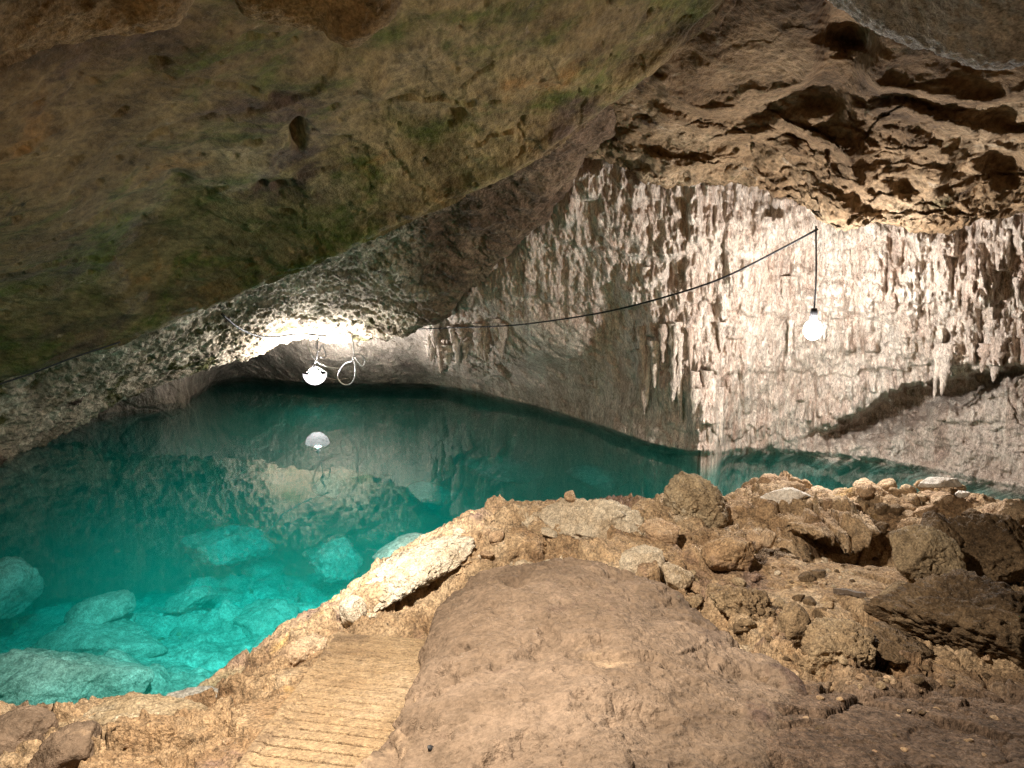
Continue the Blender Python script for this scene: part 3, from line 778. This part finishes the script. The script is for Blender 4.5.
hm -= .055
hm -= .05 * sstep(.12, .40, fbm(Pm, 2.6, 4, .55, off=5)) + .018 * sstep(.22, .45, fbm(Pm, 7, 3, .55, off=8))
Pm = Pm + Nm * hm[..., None]
md = grid_obj('rock_mound', Pm, M['mound'])
tag(md, 'large smooth brown rock mound filling the front beside the grooved path', 'rock mound')

# ------------------------------------------------------------------ grooved path slab
nu, nv = 130, 900
L0 = unproj(228, 775, 2.72); R0 = unproj(385, 775, 2.6); L1 = unproj(338, 633, 4.93); R1 = unproj(436, 641, 4.76)
for p in (L0, R0, L1, R1): p[2] = path_z(p[0], p[1])
L0 = L0 + (L0 - L1) * .25; R0 = R0 + (R0 - R1) * .25
u = np.linspace(0, 1, nu)[None, :, None]; w_ = np.linspace(0, 1, nv)[:, None, None]
A = L0 * (1 - w_) + L1 * w_; B = R0 * (1 - w_) + R1 * w_
Pp = A * (1 - u) + B * u
uu = u[..., 0] + 0 * w_[..., 0]; ww = w_[..., 0] + 0 * u[..., 0]
cen = np.minimum(np.minimum(uu, 1 - uu), np.minimum(1 - ww, 1))
gn = ww * 27 + .5 * uu + .05 * fbm(Pp, 1.2, 2)
gd = np.abs((gn % 1) - .5)
seed_g = np.floor(gn)
depthk = .6 + .4 * ((np.sin(seed_g * 12.99) * 43758.5) % 1)
brk = sstep(-.6, -.15, fbm(np.stack([uu * 4, seed_g * 3.3, 0 * uu], -1), 1.0, 2))
groove = sstep(.11, .03, gd) * depthk * brk * sstep(.02, .06, uu)
Pp[..., 2] += -.028 * groove + .004 * fbm(Pp, 3, 3) + .003 * fbm(Pp, 28, 3, .6)
# raised kerb strip on the pool side
Pp[..., 2] += .012 * sstep(.10, .075, uu + .015 * fbm(Pp, 5, 2))
Pp[..., 0] += (uu - .5) * .04 * fbm(Pp, 2.2, 3) 
# turn the rim down
rim = np.where(cen <= 0, 1, 0)
Pp[..., 0] += .02 * (uu > .9) * fbm(Pp, 7, 3)
Pp[:, 0, 2] -= .14; Pp[:, -1, 2] -= .14; Pp[-1, :, 2] -= .14
pa = grid_obj('path', Pp, M['slab'], attrs={'zone': np.clip(groove * 1.1, 0, 1) * (.6 + .4 * fbm(Pp, 6, 2))})  # zone paints the grooves darker, standing in for their shade
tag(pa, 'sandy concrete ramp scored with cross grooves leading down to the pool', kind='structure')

# ------------------------------------------------------------------ pool bed and water
bp = []
for (x, y, Y_) in [(0, 0, 0)]: pass
bx = [(-14, 4, -2.2), (-7, 4.5, -1.5), (-3, 5, -.75), (-2, 6, -.95), (-6, 7, -1.25), (-10, 9, -2.6), (-3.5, 7.5, -1.2), (-1.5, 8.3, -1.15), (-4, 10, -1.7), (-1, 11, -1.8), (-7, 12, -2.7), (-2, 14, -2.9), (1, 10.5, -1.5), (1, 13, -2.4), (3, 11, -1.6), (5, 10.5, -.9), (6.5, 9.5, -.45), (8, 9, -.3), (4, 12.4, -1.4), (-4, 18, -5.6), (-8, 20, -6.5), (2, 16, -4.5), (6, 12, -1), (12, 9, -.5), (-12, 16, -6), (-2, 24, -6.5), (-16, 24, -6.5), (12, 24, -6), (0, 3, -1.2), (8, 3, -1.0), (-14, 0, -2)]
bx = np.array(bx, float)
tb = TPS(bx[:, :2], bx[:, 2], .001)
n1, n2 = 560, 560
qx = np.linspace(-16, 13, n1); qy = 3.2 + (25 - 3.2) * np.linspace(0, 1, n2) ** 1.6
Xb, Yb2 = np.meshgrid(qx, qy)
Zb = tb(Xb, Yb2)
Pb = np.stack([Xb, Yb2, 0 * Xb], -1)
Zb = np.minimum(Zb + .35 * fbm(Pb, .55, 4, .5) + .35 * np.maximum(fbm(Pb, 1.3, 3, .5, off=4), 0) + .16 * facets(Xb * 1.3 + .3 * fbm(Pb, 1, 3), Yb2 * 1.3 + .3 * fbm(Pb, 1, 3, off=3), 61, 1.3, .25) * sstep(-.3, .3, fbm(Pb, .4, 2, off=9)) + .10 * facets(Xb * 3 + .2 * fbm(Pb, 2, 3), Yb2 * 3, 62, 1.3, .25) * sstep(-.1, .4, fbm(Pb, .7, 2, off=19)) + .06 * fbm(Pb, 3.5, 3, .55, ridged=True), -.06)
bed = grid_obj('pool_bed', np.stack([Xb, Yb2, Zb], -1), M['bed'])
tag(bed, 'pale silty bed of the pool sloping into deep water', kind='structure')
def bz(x, y):
    return float(Zb[np.argmin(np.abs(qy - y)), np.argmin(np.abs(qx - x))])

m = bpy.data.materials.new('clear_turquoise_water'); t = NT(m)
tr = t.new('ShaderNodeBsdfTransparent'); tr.inputs[0].default_value = (.97, 1, 1, 1)
gl = t.new('ShaderNodeBsdfGlossy'); gl.inputs['Roughness'].default_value = .02
g = t.new('ShaderNodeNewGeometry')
nz = t.noise(g.outputs['Position'], 1.6, 3, .5)
bpn = t.new('ShaderNodeBump'); bpn.inputs['Strength'].default_value = .08; bpn.inputs['Distance'].default_value = .03
t.link(nz, bpn.inputs['Height']); t.link(bpn.outputs[0], gl.inputs['Normal'])
dp_ = t.new('ShaderNodeVectorMath', operation='DOT_PRODUCT'); t.link(g.outputs['Incoming'], dp_.inputs[0]); t.link(bpn.outputs[0], dp_.inputs[1])
schl = t.math('ADD', t.math('MULTIPLY', t.math('POWER', t.math('SUBTRACT', 1.0, t.math('MINIMUM', t.math('ABSOLUTE', dp_.outputs['Value']), 1.0)), 5.0), .98), .02)
mx = t.new('ShaderNodeMixShader'); t.link(schl, mx.inputs[0]); t.link(tr.outputs[0], mx.inputs[1]); t.link(gl.outputs[0], mx.inputs[2])
o = t.new('ShaderNodeOutputMaterial'); t.link(mx.outputs[0], o.inputs['Surface'])
va = t.new('ShaderNodeVolumeAbsorption'); va.inputs['Color'].default_value = (.0, .855, .85, 1); va.inputs['Density'].default_value = .66
vs = t.new('ShaderNodeVolumeScatter'); vs.inputs['Color'].default_value = (.02, .80, .67, 1); vs.inputs['Density'].default_value = .085
ad = t.new('ShaderNodeAddShader'); t.link(va.outputs[0], ad.inputs[0]); t.link(vs.outputs[0], ad.inputs[1]); t.link(ad.outputs[0], o.inputs['Volume'])
wx0, wx1, wy0, wy1, wz0 = -17, 14, 1.0, 27, -8.5
Vw = [(x, y, z) for z in (wz0, 0.0) for y in (wy0, wy1) for x in (wx0, wx1)]
wf = [(0, 2, 3, 1), (4, 5, 7, 6), (0, 1, 5, 4), (2, 6, 7, 3), (0, 4, 6, 2), (1, 3, 7, 5)]
wt = make_mesh('water', Vw, wf, None, m, smooth=False)
tag(wt, 'still clear turquoise pool water', kind='structure')

# enclosing rock behind everything, open behind the camera like the cave mouth
sx0, sx1, sy0, sy1, sz0, sz1 = -18, 15, -5, 28, -9, 7.5
Vs = [(x, y, z) for z in (sz0, sz1) for y in (sy0, sy1) for x in (sx0, sx1)]
sf = [(0, 1, 3, 2), (4, 6, 7, 5), (2, 3, 7, 6), (0, 2, 6, 4), (1, 5, 7, 3)]
Vs += [(x, sy0, z) for x, z in ((-3.4, .6), (3.6, .6), (3.6, 5.4), (1.5, 6.2), (-1.6, 5.9), (-3.4, 4.9))]      # unseen mouth, shaped to keep daylight off the left ceiling
sf += [(0, 1, 9, 8), (1, 5, 10, 9), (5, 11, 10), (5, 4, 12, 11), (4, 13, 12), (4, 0, 8, 13)]
sh = make_mesh('terrain', Vs, [f for f in sf if len(f) == 4], [f for f in sf if len(f) == 3], M['overhang'], smooth=False)
tag(sh, 'surrounding rock of the cave', kind='structure')

# ------------------------------------------------------------------ separate rocks
def rockthing(px_, py_, Y_, w, hgt, dep, mat, label, seed, cat='rock', name='boulder', rot=(0, 0, 0), dz=0, **kw):
    """w, hgt in photo pixels (half sizes) at distance Y_"""
    s = Y_ / F
    loc = unproj(px_, py_, Y_)
    o = boulder(name, (loc[0], loc[1], loc[2] + dz), (w * s, dep, hgt * s), mat, seed, rot, **kw)
    return tag(o, label, cat)

rockthing(695, 503, 7.0, 29, 31, .28, M['boulder'], 'tall craggy tan stalagmite knob standing on the crest above the water', 1, 'stalagmite', 'stalagmite', planes=16, rough=.16, fine=.07, sub=6, nf=2.2)
rockthing(594, 530, 6.85, 56, 29, .33, M['pale'], 'long pale cracked crest boulder between the mound and the pool', 2, 'boulder', rot=(0, R(8), 0), rough=.14, fine=.06, sub=6, nf=2.2)
rockthing(571, 497, 7.0, 6, 8, .06, M['stone'], 'small upright nub of stone on top of the long pale crest boulder', 3, sub=4)
rockthing(643, 563, 5.85, 22, 19, .17, M['pale'], 'pale angular block with a dark right face just behind the mound', 4, rot=(0, 0, R(25)), planes=8, soft=30, rough=.05, fine=.03)
rockthing(676, 577, 5.6, 15, 14, .12, M['pale'], 'pale cracked block right of the angular block at the mound edge', 5, rot=(0, R(20), R(-20)), planes=8, soft=26)
rockthing(664, 531, 6.4, 20, 12, .16, M['stone'], 'rounded tan rock at the left foot of the stalagmite knob', 6)
rockthing(733, 556, 5.9, 26, 15, .2, M['bank'], 'low rough brown rock left of the sandy hollow', 7, rough=.16, fine=.08)
rockthing(787, 497, 7.2, 28, 10, .14, M['white'], 'flat whitish slab of rock lying on the pink crest', 8, 'flat stone', 'flat_stone', rot=(0, R(-3), 0), rough=.12, fine=.05)
rockthing(937, 483, 7.3, 22, 7, .12, M['white'], 'smooth white flat stone on top of the far right crest', 9, 'flat stone', 'flat_stone', rough=.08, fine=.03)
rockthing(963, 494, 7.3, 6, 4, .05, M['white'], 'little white stone beside the smooth white flat stone', 10, 'stone', 'stone', sub=4)
rockthing(921, 561, 5.35, 33, 31, .26, M['boulder'], 'large leaning brown boulder lit on its left face at the right', 11, 'boulder', rot=(0, R(-25), R(20)), planes=9, soft=24, rough=.10, fine=.05, sub=6)
rockthing(937, 532, 5.7, 20, 17, .16, M['dark'], 'dark pointed rock leaning on the back of the large brown boulder', 12, planes=7, soft=24, rot=(0, R(30), 0))
rockthing(897, 592, 5.0, 15, 8, .1, M['boulder'], 'small flat stone at the foot of the large leaning boulder', 13, rot=(0, R(-15), 0))
rockthing(990, 558, 5.6, 42, 34, .34, M['dark'], 'dark shadowed boulder at the right edge behind the leaning boulder', 14, rough=.2, fine=.1, sub=6)
rockthing(1004, 514, 6.6, 20, 16, .2, M['stone'], 'knobbly reddish rock on the right end of the crest', 15, rough=.2, fine=.08)
rockthing(965, 622, 4.4, 80, 36, .45, M['dark'], 'broad crumbly dark earth bank at the right edge', 16, 'boulder', rot=(0, R(8), 0), rough=.16, fine=.09, sub=6, nf=2.4)
rockthing(835, 655, 4.0, 40, 24, .25, M['ochre'], 'low ochre mossy boulder right of the mound', 17, 'boulder', rot=(0, R(-12), 0), rough=.16, fine=.09, sub=6)
rockthing(792, 628, 4.5, 15, 24, .14, M['ochre'], 'upright greenish slab standing beside the ochre mossy boulder', 18, planes=8, soft=22)
rockthing(742, 606, 5.0, 34, 17, .2, M['ochre'], 'row of yellow crumbly rock along the right flank of the mound', 19, rough=.22, fine=.12, rot=(0, R(25), 0), sub=6)
rockthing(890, 645, 4.05, 32, 14, .2, M['dark'], 'dark layered rock between the ochre boulder and the earth bank', 20, rough=.18, fine=.1)
rockthing(755, 540, 6.2, 8, 9, .07, M['stone'], 'small dark-sided stone at the left rim of the sandy hollow', 21, sub=4, planes=7)
rockthing(768, 541, 6.15, 8, 10, .07, M['stone'], 'squat brown stone right of the small dark-sided stone', 22, sub=4, planes=7)
# pale overhanging ledge by the path
rockthing(400, 580, 6.2, 76, 13, .40, M['pale'], 'long pale overhanging rock ledge between the path end and the water', 24, 'rock ledge', 'rock_ledge', rot=(0, R(-24), R(14)), rough=.13, fine=.07, sub=6, nf=2.6, planes=14)
rockthing(352, 613, 5.5, 13, 15, .12, M['pale'], 'pale corner stone at the head of the grooved path', 25, planes=9, soft=22)
rockthing(300, 656, 4.9, 26, 15, .16, M['stone'], 'flaky pinkish rock edging the left side of the path', 26, rot=(0, R(-38), 0), rough=.16, fine=.1)
rockthing(262, 690, 4.3, 18, 10, .14, M['bank'], 'crumbly rock edge beside the lower path', 27, rot=(0, R(-35), 0), rough=.16, fine=.1)
rockthing(470, 560, 6.5, 36, 17, .28, M['bank'], 'orange crumbly rock behind the tip of the mound', 28, rough=.2, fine=.1, sub=6)
rockthing(522, 548, 6.5, 30, 20, .25, M['bank'], 'brown fissured rock left of the long pale crest boulder', 29, rough=.2, fine=.1)
# bottom left corner
rockthing(135, 738, 3.75, 80, 26, .28, M['boulder'], 'wide tan boulder with an orange face at the bottom left', 30, 'boulder', rot=(0, R(6), 0), rough=.12, fine=.05, sub=6)
rockthing(12, 742, 3.6, 34, 28, .2, M['mound'], 'reddish fractured rock in the bottom left corner', 31, planes=9, soft=24)
rockthing(62, 760, 3.4, 40, 24, .2, M['mound'], 'brown sloping rock between the corner rock and the tan boulder', 32, rot=(0, R(-20), 0), rough=.1)
rockthing(195, 712, 4.35, 40, 12, .25, M['sunk'], 'grey-green wet rock at the waterline beside the tan boulder', 33, rot=(0, R(10), 0), planes=9, soft=22)

# boulders under the water: the photo pixel is carried down to the bed
def sunk(px_, py_, dep_z, w, hgt, dp, label, seed, **kw):
    Y_ = float(wy(py_, dep_z))
    return rockthing(px_, py_, Y_, w, hgt, dp, M['sunk'], label, seed, 'sunken rock', 'sunken_rock', **kw)
sunk(60, 682, -.66, 82, 32, .42, 'large pale slab of rock just under the water at the bottom left', 40, planes=9, soft=22, rough=.06, sub=6)
sunk(100, 612, -1.0, 30, 16, .3, 'pale pointed rock under water above the large slab', 41, planes=8, soft=24, rot=(0, R(-18), 0))
sunk(6, 592, -.9, 28, 30, .35, 'tall greenish rock under water at the left edge', 42, planes=8, soft=24, rot=(0, R(-25), 0))
sunk(110, 640, -1.15, 60, 16, .45, 'broad dim rock under water between the pointed rock and the slab', 43)
sunk(225, 546, -1.25, 42, 20, .6, 'large ridged dark rock under water in the middle of the pool', 44, rough=.2, fine=.08)
sunk(265, 622, -1.35, 36, 18, .4, 'cracked grey rock under water near the shore', 45, rough=.18, fine=.08)
sunk(285, 648, -.8, 30, 15, .35, 'sloping pale rock under water against the shore below the ledge', 46, rot=(0, R(-30), 0))
sunk(192, 598, -1.2, 22, 10, .35, 'flat pale stone under water left of the cracked grey rock', 47)
sunk(180, 633, -1.45, 12, 6, .15, 'small pale blue stone alone on the pool bed', 48, sub=4)
sunk(332, 486, -1.4, 16, 12, .6, 'pale round rock under the deep water below the far lamp', 49)
sunk(420, 552, -.35, 40, 12, .5, 'grey-green shelf of rock under water behind the pale ledge', 50, rough=.12)
sunk(335, 560, -1.15, 22, 16, .4, 'crumbled rocks under water left of the pale ledge', 51, rough=.25, fine=.12)
sunk(500, 470, -1.5, 40, 12, .8, 'wide faint rock under water in front of the far wall', 52)
sunk(600, 478, -1.1, 34, 9, .6, 'low faint rock under water behind the crest boulder', 53)
sunk(250, 668, -.6, 22, 9, .2, 'shallow grey stone under water beside the path edge', 54)
sunk(430, 495, -1.35, 26, 10, .7, 'faint rounded rock under water right of the round pale rock', 55)

rg = np.random.default_rng(5); k = 0
while k < 30:
    x, y = rg.uniform(0, 470), rg.uniform(455, 690)
    if y > 690 - (x - 130) * .42 - 25 and x > 130: continue
    zz = -1.2
    for _ in range(6):
        Y_ = float(wy(y, zz)); q = unproj(x, y, Y_); zz = .5 * zz + .5 * bz(q[0], q[1])
    w_k = rg.uniform(8, 30); k += 1
    o = rockthing(x, y, float(wy(y, zz)), w_k, w_k * rg.uniform(.35, .6), w_k * rg.uniform(.6, 1.1) * Y_ / F, M['sunk'], 'dim blue-green rock among others on the pool bed', 300 + k, 'sunken rock', 'sunken_rock', rot=(0, R(rg.uniform(-30, 30)), R(rg.uniform(0, 90))), sub=4, rough=.16, fine=.07)
    o['group'] = 'rocks on the pool bed'
# knobbly stones along the crest and loose stones (each its own thing)
def scatter(n, fn, wr, mats, group, label, seed, name='stone', sub=4, sink=.3, flat=.8):
    rg = np.random.default_rng(seed)
    protos = [boulder(name, (0, 0, -50), (1, 1, flat), M[mats[k % len(mats)]], seed * 13 + k, planes=9, rough=.14, fine=.06, sub=sub) for k in range(6)]
    used = 0
    for k in range(n):
        q = fn(rg)
        if q is None: continue
        s = rg.uniform(*wr) * q[1] / F
        pr = protos[used % 6]
        o = pr if used < 6 else pr.copy()
        if used >= 6: col.objects.link(o)
        used += 1
        p = q
        o.location = (p[0], p[1], p[2] + s * sink); o.scale = (s * rg.uniform(.85, 1.25), s * rg.uniform(.8, 1.2), s * rg.uniform(.7, 1.0))
        o.rotation_euler = (rg.uniform(-.3, .3), rg.uniform(-.3, .3), rg.uniform(0, 6.28))
        tag(o, label, 'stone', group)
def crest(rg):
    x = rg.uniform(725, 1010); Y_ = rg.uniform(7.1, 8.1) - max(0, (x - 930) / 90) * .7
    X_ = (x - 512) / F * Y_
    return np.array([X_, Y_, gz(X_, Y_)])
scatter(34, crest, (6, 12), ['stone', 'bank'], 'knobbly stones along the crest', 'rounded knobbly tan stone on the crest above the right end of the pool', 61)
def rubble(rg):
    return on_ground(rg.uniform(860, 1010), rg.uniform(505, 550))
scatter(30, rubble, (4, 10), ['stone', 'bank', 'dark'], 'rubble behind the leaning boulder', 'small brown rubble stone on the slope behind the leaning boulder', 62)
def flank(rg):
    return on_ground(rg.uniform(690, 830), rg.uniform(575, 640))
scatter(34, flank, (3, 9), ['ochre', 'bank', 'dark'], 'crumbled stones between the mound and the sandy hollow', 'small ochre crumbled stone between the mound and the sandy hollow', 63)
def hollow(rg):
    return on_ground(rg.uniform(770, 890), rg.uniform(552, 592))
scatter(60, hollow, (1.2, 3.2), ['stone', 'dark', 'pale'], 'gravel in the sandy hollow', 'tiny loose stone on the sand of the hollow', 64, sub=2)
def lowr(rg):
    return on_ground(rg.uniform(830, 1000), rg.uniform(640, 690))
scatter(45, lowr, (2, 6), ['dark', 'ochre', 'stone'], 'loose stones below the earth bank', 'small loose stone on the dark floor below the earth bank', 65, sub=3)
def shore(rg):
    return on_ground(rg.uniform(440, 560), rg.uniform(530, 575))
scatter(26, shore, (4, 9), ['bank', 'pale', 'stone'], 'stones along the shore behind the mound', 'tan stone on the shore behind the tip of the mound', 66)

def edge_m(rg):
    k = rg.integers(0, 3)
    if k == 0: return on_ground(rg.uniform(705, 830), rg.uniform(630, 720))
    if k == 1: return on_ground(rg.uniform(780, 1000), rg.uniform(690, 760))
    return on_ground(rg.uniform(10, 230), rg.uniform(720, 765))
scatter(70, edge_m, (1.2, 4.5), ['dark', 'bank', 'stone'], 'pebbles on the cave floor', 'small earthy pebble on the dark cave floor in front', 67, sub=3)

# ------------------------------------------------------------------ planks, litter
def plank(a, b, wd, th, label):
    a = np.array(a); b = np.array(b); d = b - a; L = np.linalg.norm(d); d /= L
    sd = np.cross(d, [0, 0, 1]); sd /= np.linalg.norm(sd); up = np.cross(sd, d)
    n = 14; V = []
    rg = np.random.default_rng(int(L * 1000))
    for i in range(n):
        t_ = i / (n - 1); c = a + d * L * t_ + up * .006 * math.sin(t_ * 5)
        ww_ = wd * (1 + .12 * rg.normal()); 
        for su, uv in ((-1, -1), (1, -1), (1, 1), (-1, 1)): V.append(c + sd * su * ww_ / 2 + up * uv * th / 2 * (1 + .15 * rg.normal()))
    Fq = [(i * 4 + k, i * 4 + (k + 1) % 4, i * 4 + 4 + (k + 1) % 4, i * 4 + 4 + k) for i in range(n - 1) for k in range(4)] + [(3, 2, 1, 0), ((n - 1) * 4, (n - 1) * 4 + 1, (n - 1) * 4 + 2, (n - 1) * 4 + 3)]
    o = make_mesh('plank', V, Fq, None, M['wood'], smooth=False); return tag(o, label, 'plank')
def gp(x, y, lift=.03):
    p = on_ground(x, y); p = p.copy(); p[2] += lift; return p
plank(gp(836, 594), gp(863, 598), .05, .03, 'dark weathered plank lying at the front of the sandy hollow')
plank(gp(884, 600), gp(908, 603), .04, .025, 'short broken plank right of the weathered plank in the sand')
c = unproj(431, 748, 2.75)
lf = boulder('dead_leaf', c, (.014, .012, .004), M['black'], 77, planes=6, sub=3, rot=(.5, .3, .2)); tag(lf, 'tiny dark dead leaf on the left flank of the mound', 'leaf')
kk = np.argmin(((Pm.reshape(-1, 3)[:, :2] - c[:2]) ** 2).sum(1)); lf.location.z = float(Pm.reshape(-1, 3)[kk, 2]) + .006

# ------------------------------------------------------------------ cables
def cable(name, pl, r, mat, label, cat, group=None):
    o = tube(name, [unproj(*p) for p in pl], r, mat); return tag(o, label, cat, group)
cable('power_cable', [(418, 329, 15.9), (460, 327.5, 15.0), (510, 325.5, 13.4), (560, 319.5, 12.2), (610, 311, 11.2), (665, 297, 10.4), (720, 279, 9.8), (775, 252, 9.4), (818, 229, 9.1)], .014, M['black'], 'long black cable sagging across the dripstone wall to the right lamp', 'cable')
cable('power_cable', [(222, 314, 11.6), (236, 326, 12.5), (252, 334, 13.8), (272, 337, 15), (300, 334, 16.2), (326, 336, 16.8)], .02, M['black'], 'short black cable drooping under the ceiling lip to the left lamp', 'cable')
cable('power_cable', [(-60, 405, 8.5), (0, 384, 9.0), (30, 374, 9.3), (75, 357, 9.7), (120, 342, 10.2)], .012, M['black'], 'thin dark cable along the low ceiling edge at the far left', 'cable')
YL = 17.0
pts_loop = [(352, 336, YL), (353, 345, YL), (354, 354, YL), (352, 361, YL), (346, 363, YL + .2), (340, 370, YL + .3), (338, 378, YL + .3), (343, 384, YL + .2), (350, 384, YL), (355, 376, YL - .1), (355, 364, YL - .1), (353, 357, YL - .1), (358, 354, YL - .1), (363, 357, YL), (365, 362, YL + .1), (362, 366, YL + .1), (357, 360, YL + .1), (354, 356, YL + .1)]
cable('hanging_cable', pts_loop, .016, M['wht'], 'white cable hanging in a knotted loop right of the left lamp', 'cable')
cable('hanging_cable', [(311, 334, 17.0), (308, 344, 17), (311, 353, 17), (317, 361, 17.1), (328, 367, 17.1), (339, 368.5, 17.2)], .016, M['wht'], 'white slack cable running from the left lamp fitting to the loop', 'cable')
cable('hanging_cable', [(320, 336, 16.9), (316, 345, 16.9), (319, 351, 16.9), (322, 345, 16.9), (326, 356, 16.9), (320, 357, 16.9)], .016, M['metal'], 'small grey cable coil tucked under the overhang above the left lamp', 'cable')

# ------------------------------------------------------------------ lamps
def lamp(px_, py_, Y_, top_y, topY, mat, r, label, glare_dish=None):
    c = unproj(px_, py_, Y_)
    root = bpy.data.objects.new('hanging_lamp', None); col.objects.link(root); root.location = c
    tag(root, label, 'lamp')
    def loc(o): o.parent = root; o.location = (-c[0], -c[1], -c[2]); return o
    D, fc = ico(3)
    gl = make_mesh('bulb', np.array(c) + D * r * np.array([1, 1, 1.12]), None, fc, mat); loc(gl)
    so = lathe('socket', [(0, .17 + r), (.035, .17 + r), (.045, .13 + r), (.05, r * .95), (.04, r * .9)], c, M['black']); loc(so)
    tp = unproj(px_ + 3, top_y, topY)
    cd = tube('cord', [tuple(tp), tuple((tp + c) / 2 + np.array([.02, 0, 0])), (c[0], c[1], c[2] + r + .15)], .011, M['black']); loc(cd)
    if glare_dish:                                            # added bowl and brackets, made up to keep bulb glare off the water
        R_, rim = glare_dish
        n_ = 9
        prof = [(R_ * math.cos(k / n_ * 1.45), rim - R_ * math.sin(k / n_ * 1.45)) for k in range(n_ + 1)]
        loc(lathe('glare_bowl', prof, c, M['bowl'], seg=32))
        for k in range(3):
            w = 2 * math.pi * k / 3 + .5
            loc(tube('glare_bowl_bracket', [(c[0], c[1], c[2] + r + .13), (c[0] + R_ * .98 * math.cos(w), c[1] + R_ * .98 * math.sin(w), c[2] + rim)], .006, M['wht']))
    return root
lamp(315, 377, 17.6, 332, 17.3, M['bulb_l'], .16, 'lit white lamp hanging low over the far left water, with an added glare-shielding bowl', glare_dish=(.30, .10))
lamp(813, 330, 9.2, 226, 9.1, M['bulb_r'], .115, 'lit bare bulb hanging on a long cord in front of the dripstone wall')

# shaded lamp over the path, above the photo's frame: the light that falls on the shore
def spot(name, loc, target, watts, angle, blend, c, rad):
    d = bpy.data.lights.new(name, 'SPOT'); d.energy = watts; d.spot_size = R(angle); d.spot_blend = blend; d.color = c; d.shadow_soft_size = rad
    o = bpy.data.objects.new(name, d); col.objects.link(o); o.location = loc
    o.rotation_euler = (Vector(target) - Vector(loc)).to_track_quat('-Z', 'Y').to_euler()
    return o
spot('shore_lamp', (-1.0, 2.9, 4.4), (-.5, 5.0, 0), 2100, 116, .8, (1, .86, .70), .06)
spot('pool_fill_spot', (-.8, 3.05, 4.4), (-4.2, 9.5, -1.5), 2600, 60, .95, (1, .97, .9), .06)  # added fill light, no such lamp known; brightens the nearer pool
spot('pool_fill_spot', (-.8, 3.05, 4.4), (-3.4, 11.5, -2.0), 5200, 50, .9, (1, .97, .9), .06)  # second added fill, brightens the middle of the pool
d = bpy.data.lights.new('sun', 'SUN'); d.energy = .33; d.color = (1, .86, .70); d.angle = R(12)     # low daylight entering by the mouth behind the camera
o = bpy.data.objects.new('sun', d); col.objects.link(o)
SUN_EL, SUN_AZ = R(4), R(178)                       # azimuth from +Y, clockwise: behind the camera, to its right
dv = Vector((math.sin(SUN_AZ) * math.cos(SUN_EL), math.cos(SUN_AZ) * math.cos(SUN_EL), math.sin(SUN_EL)))
o.rotation_euler = dv.to_track_quat('Z', 'Y').to_euler()

# ------------------------------------------------------------------ world
w = bpy.data.worlds.new('World'); sc.world = w; w.use_nodes = True
nt = w.node_tree; nt.nodes.clear()
sky = nt.nodes.new('ShaderNodeTexSky'); sky.sky_type = 'NISHITA'; sky.sun_disc = False; sky.sun_elevation = SUN_EL; sky.sun_rotation = SUN_AZ
bg = nt.nodes.new('ShaderNodeBackground'); bg.inputs[1].default_value = .07
ow = nt.nodes.new('ShaderNodeOutputWorld')
nt.links.new(sky.outputs[0], bg.inputs[0]); nt.links.new(bg.outputs[0], ow.inputs[0])

sc.render.engine = 'CYCLES'
cy = sc.cycles
cy.use_denoising = True; cy.denoising_prefilter = 'NONE'
try: cy.denoiser = 'OPENIMAGEDENOISE'
except Exception: pass
cy.max_bounces = 7; cy.diffuse_bounces = 4; cy.glossy_bounces = 3; cy.transmission_bounces = 3; cy.volume_bounces = 1; cy.transparent_max_bounces = 8
cy.sample_clamp_indirect = 6
cy.caustics_reflective = False; cy.caustics_refractive = False
vs_ = sc.view_settings
vs_.view_transform = 'Standard'; vs_.look = 'None'; vs_.exposure = 0; vs_.gamma = 1
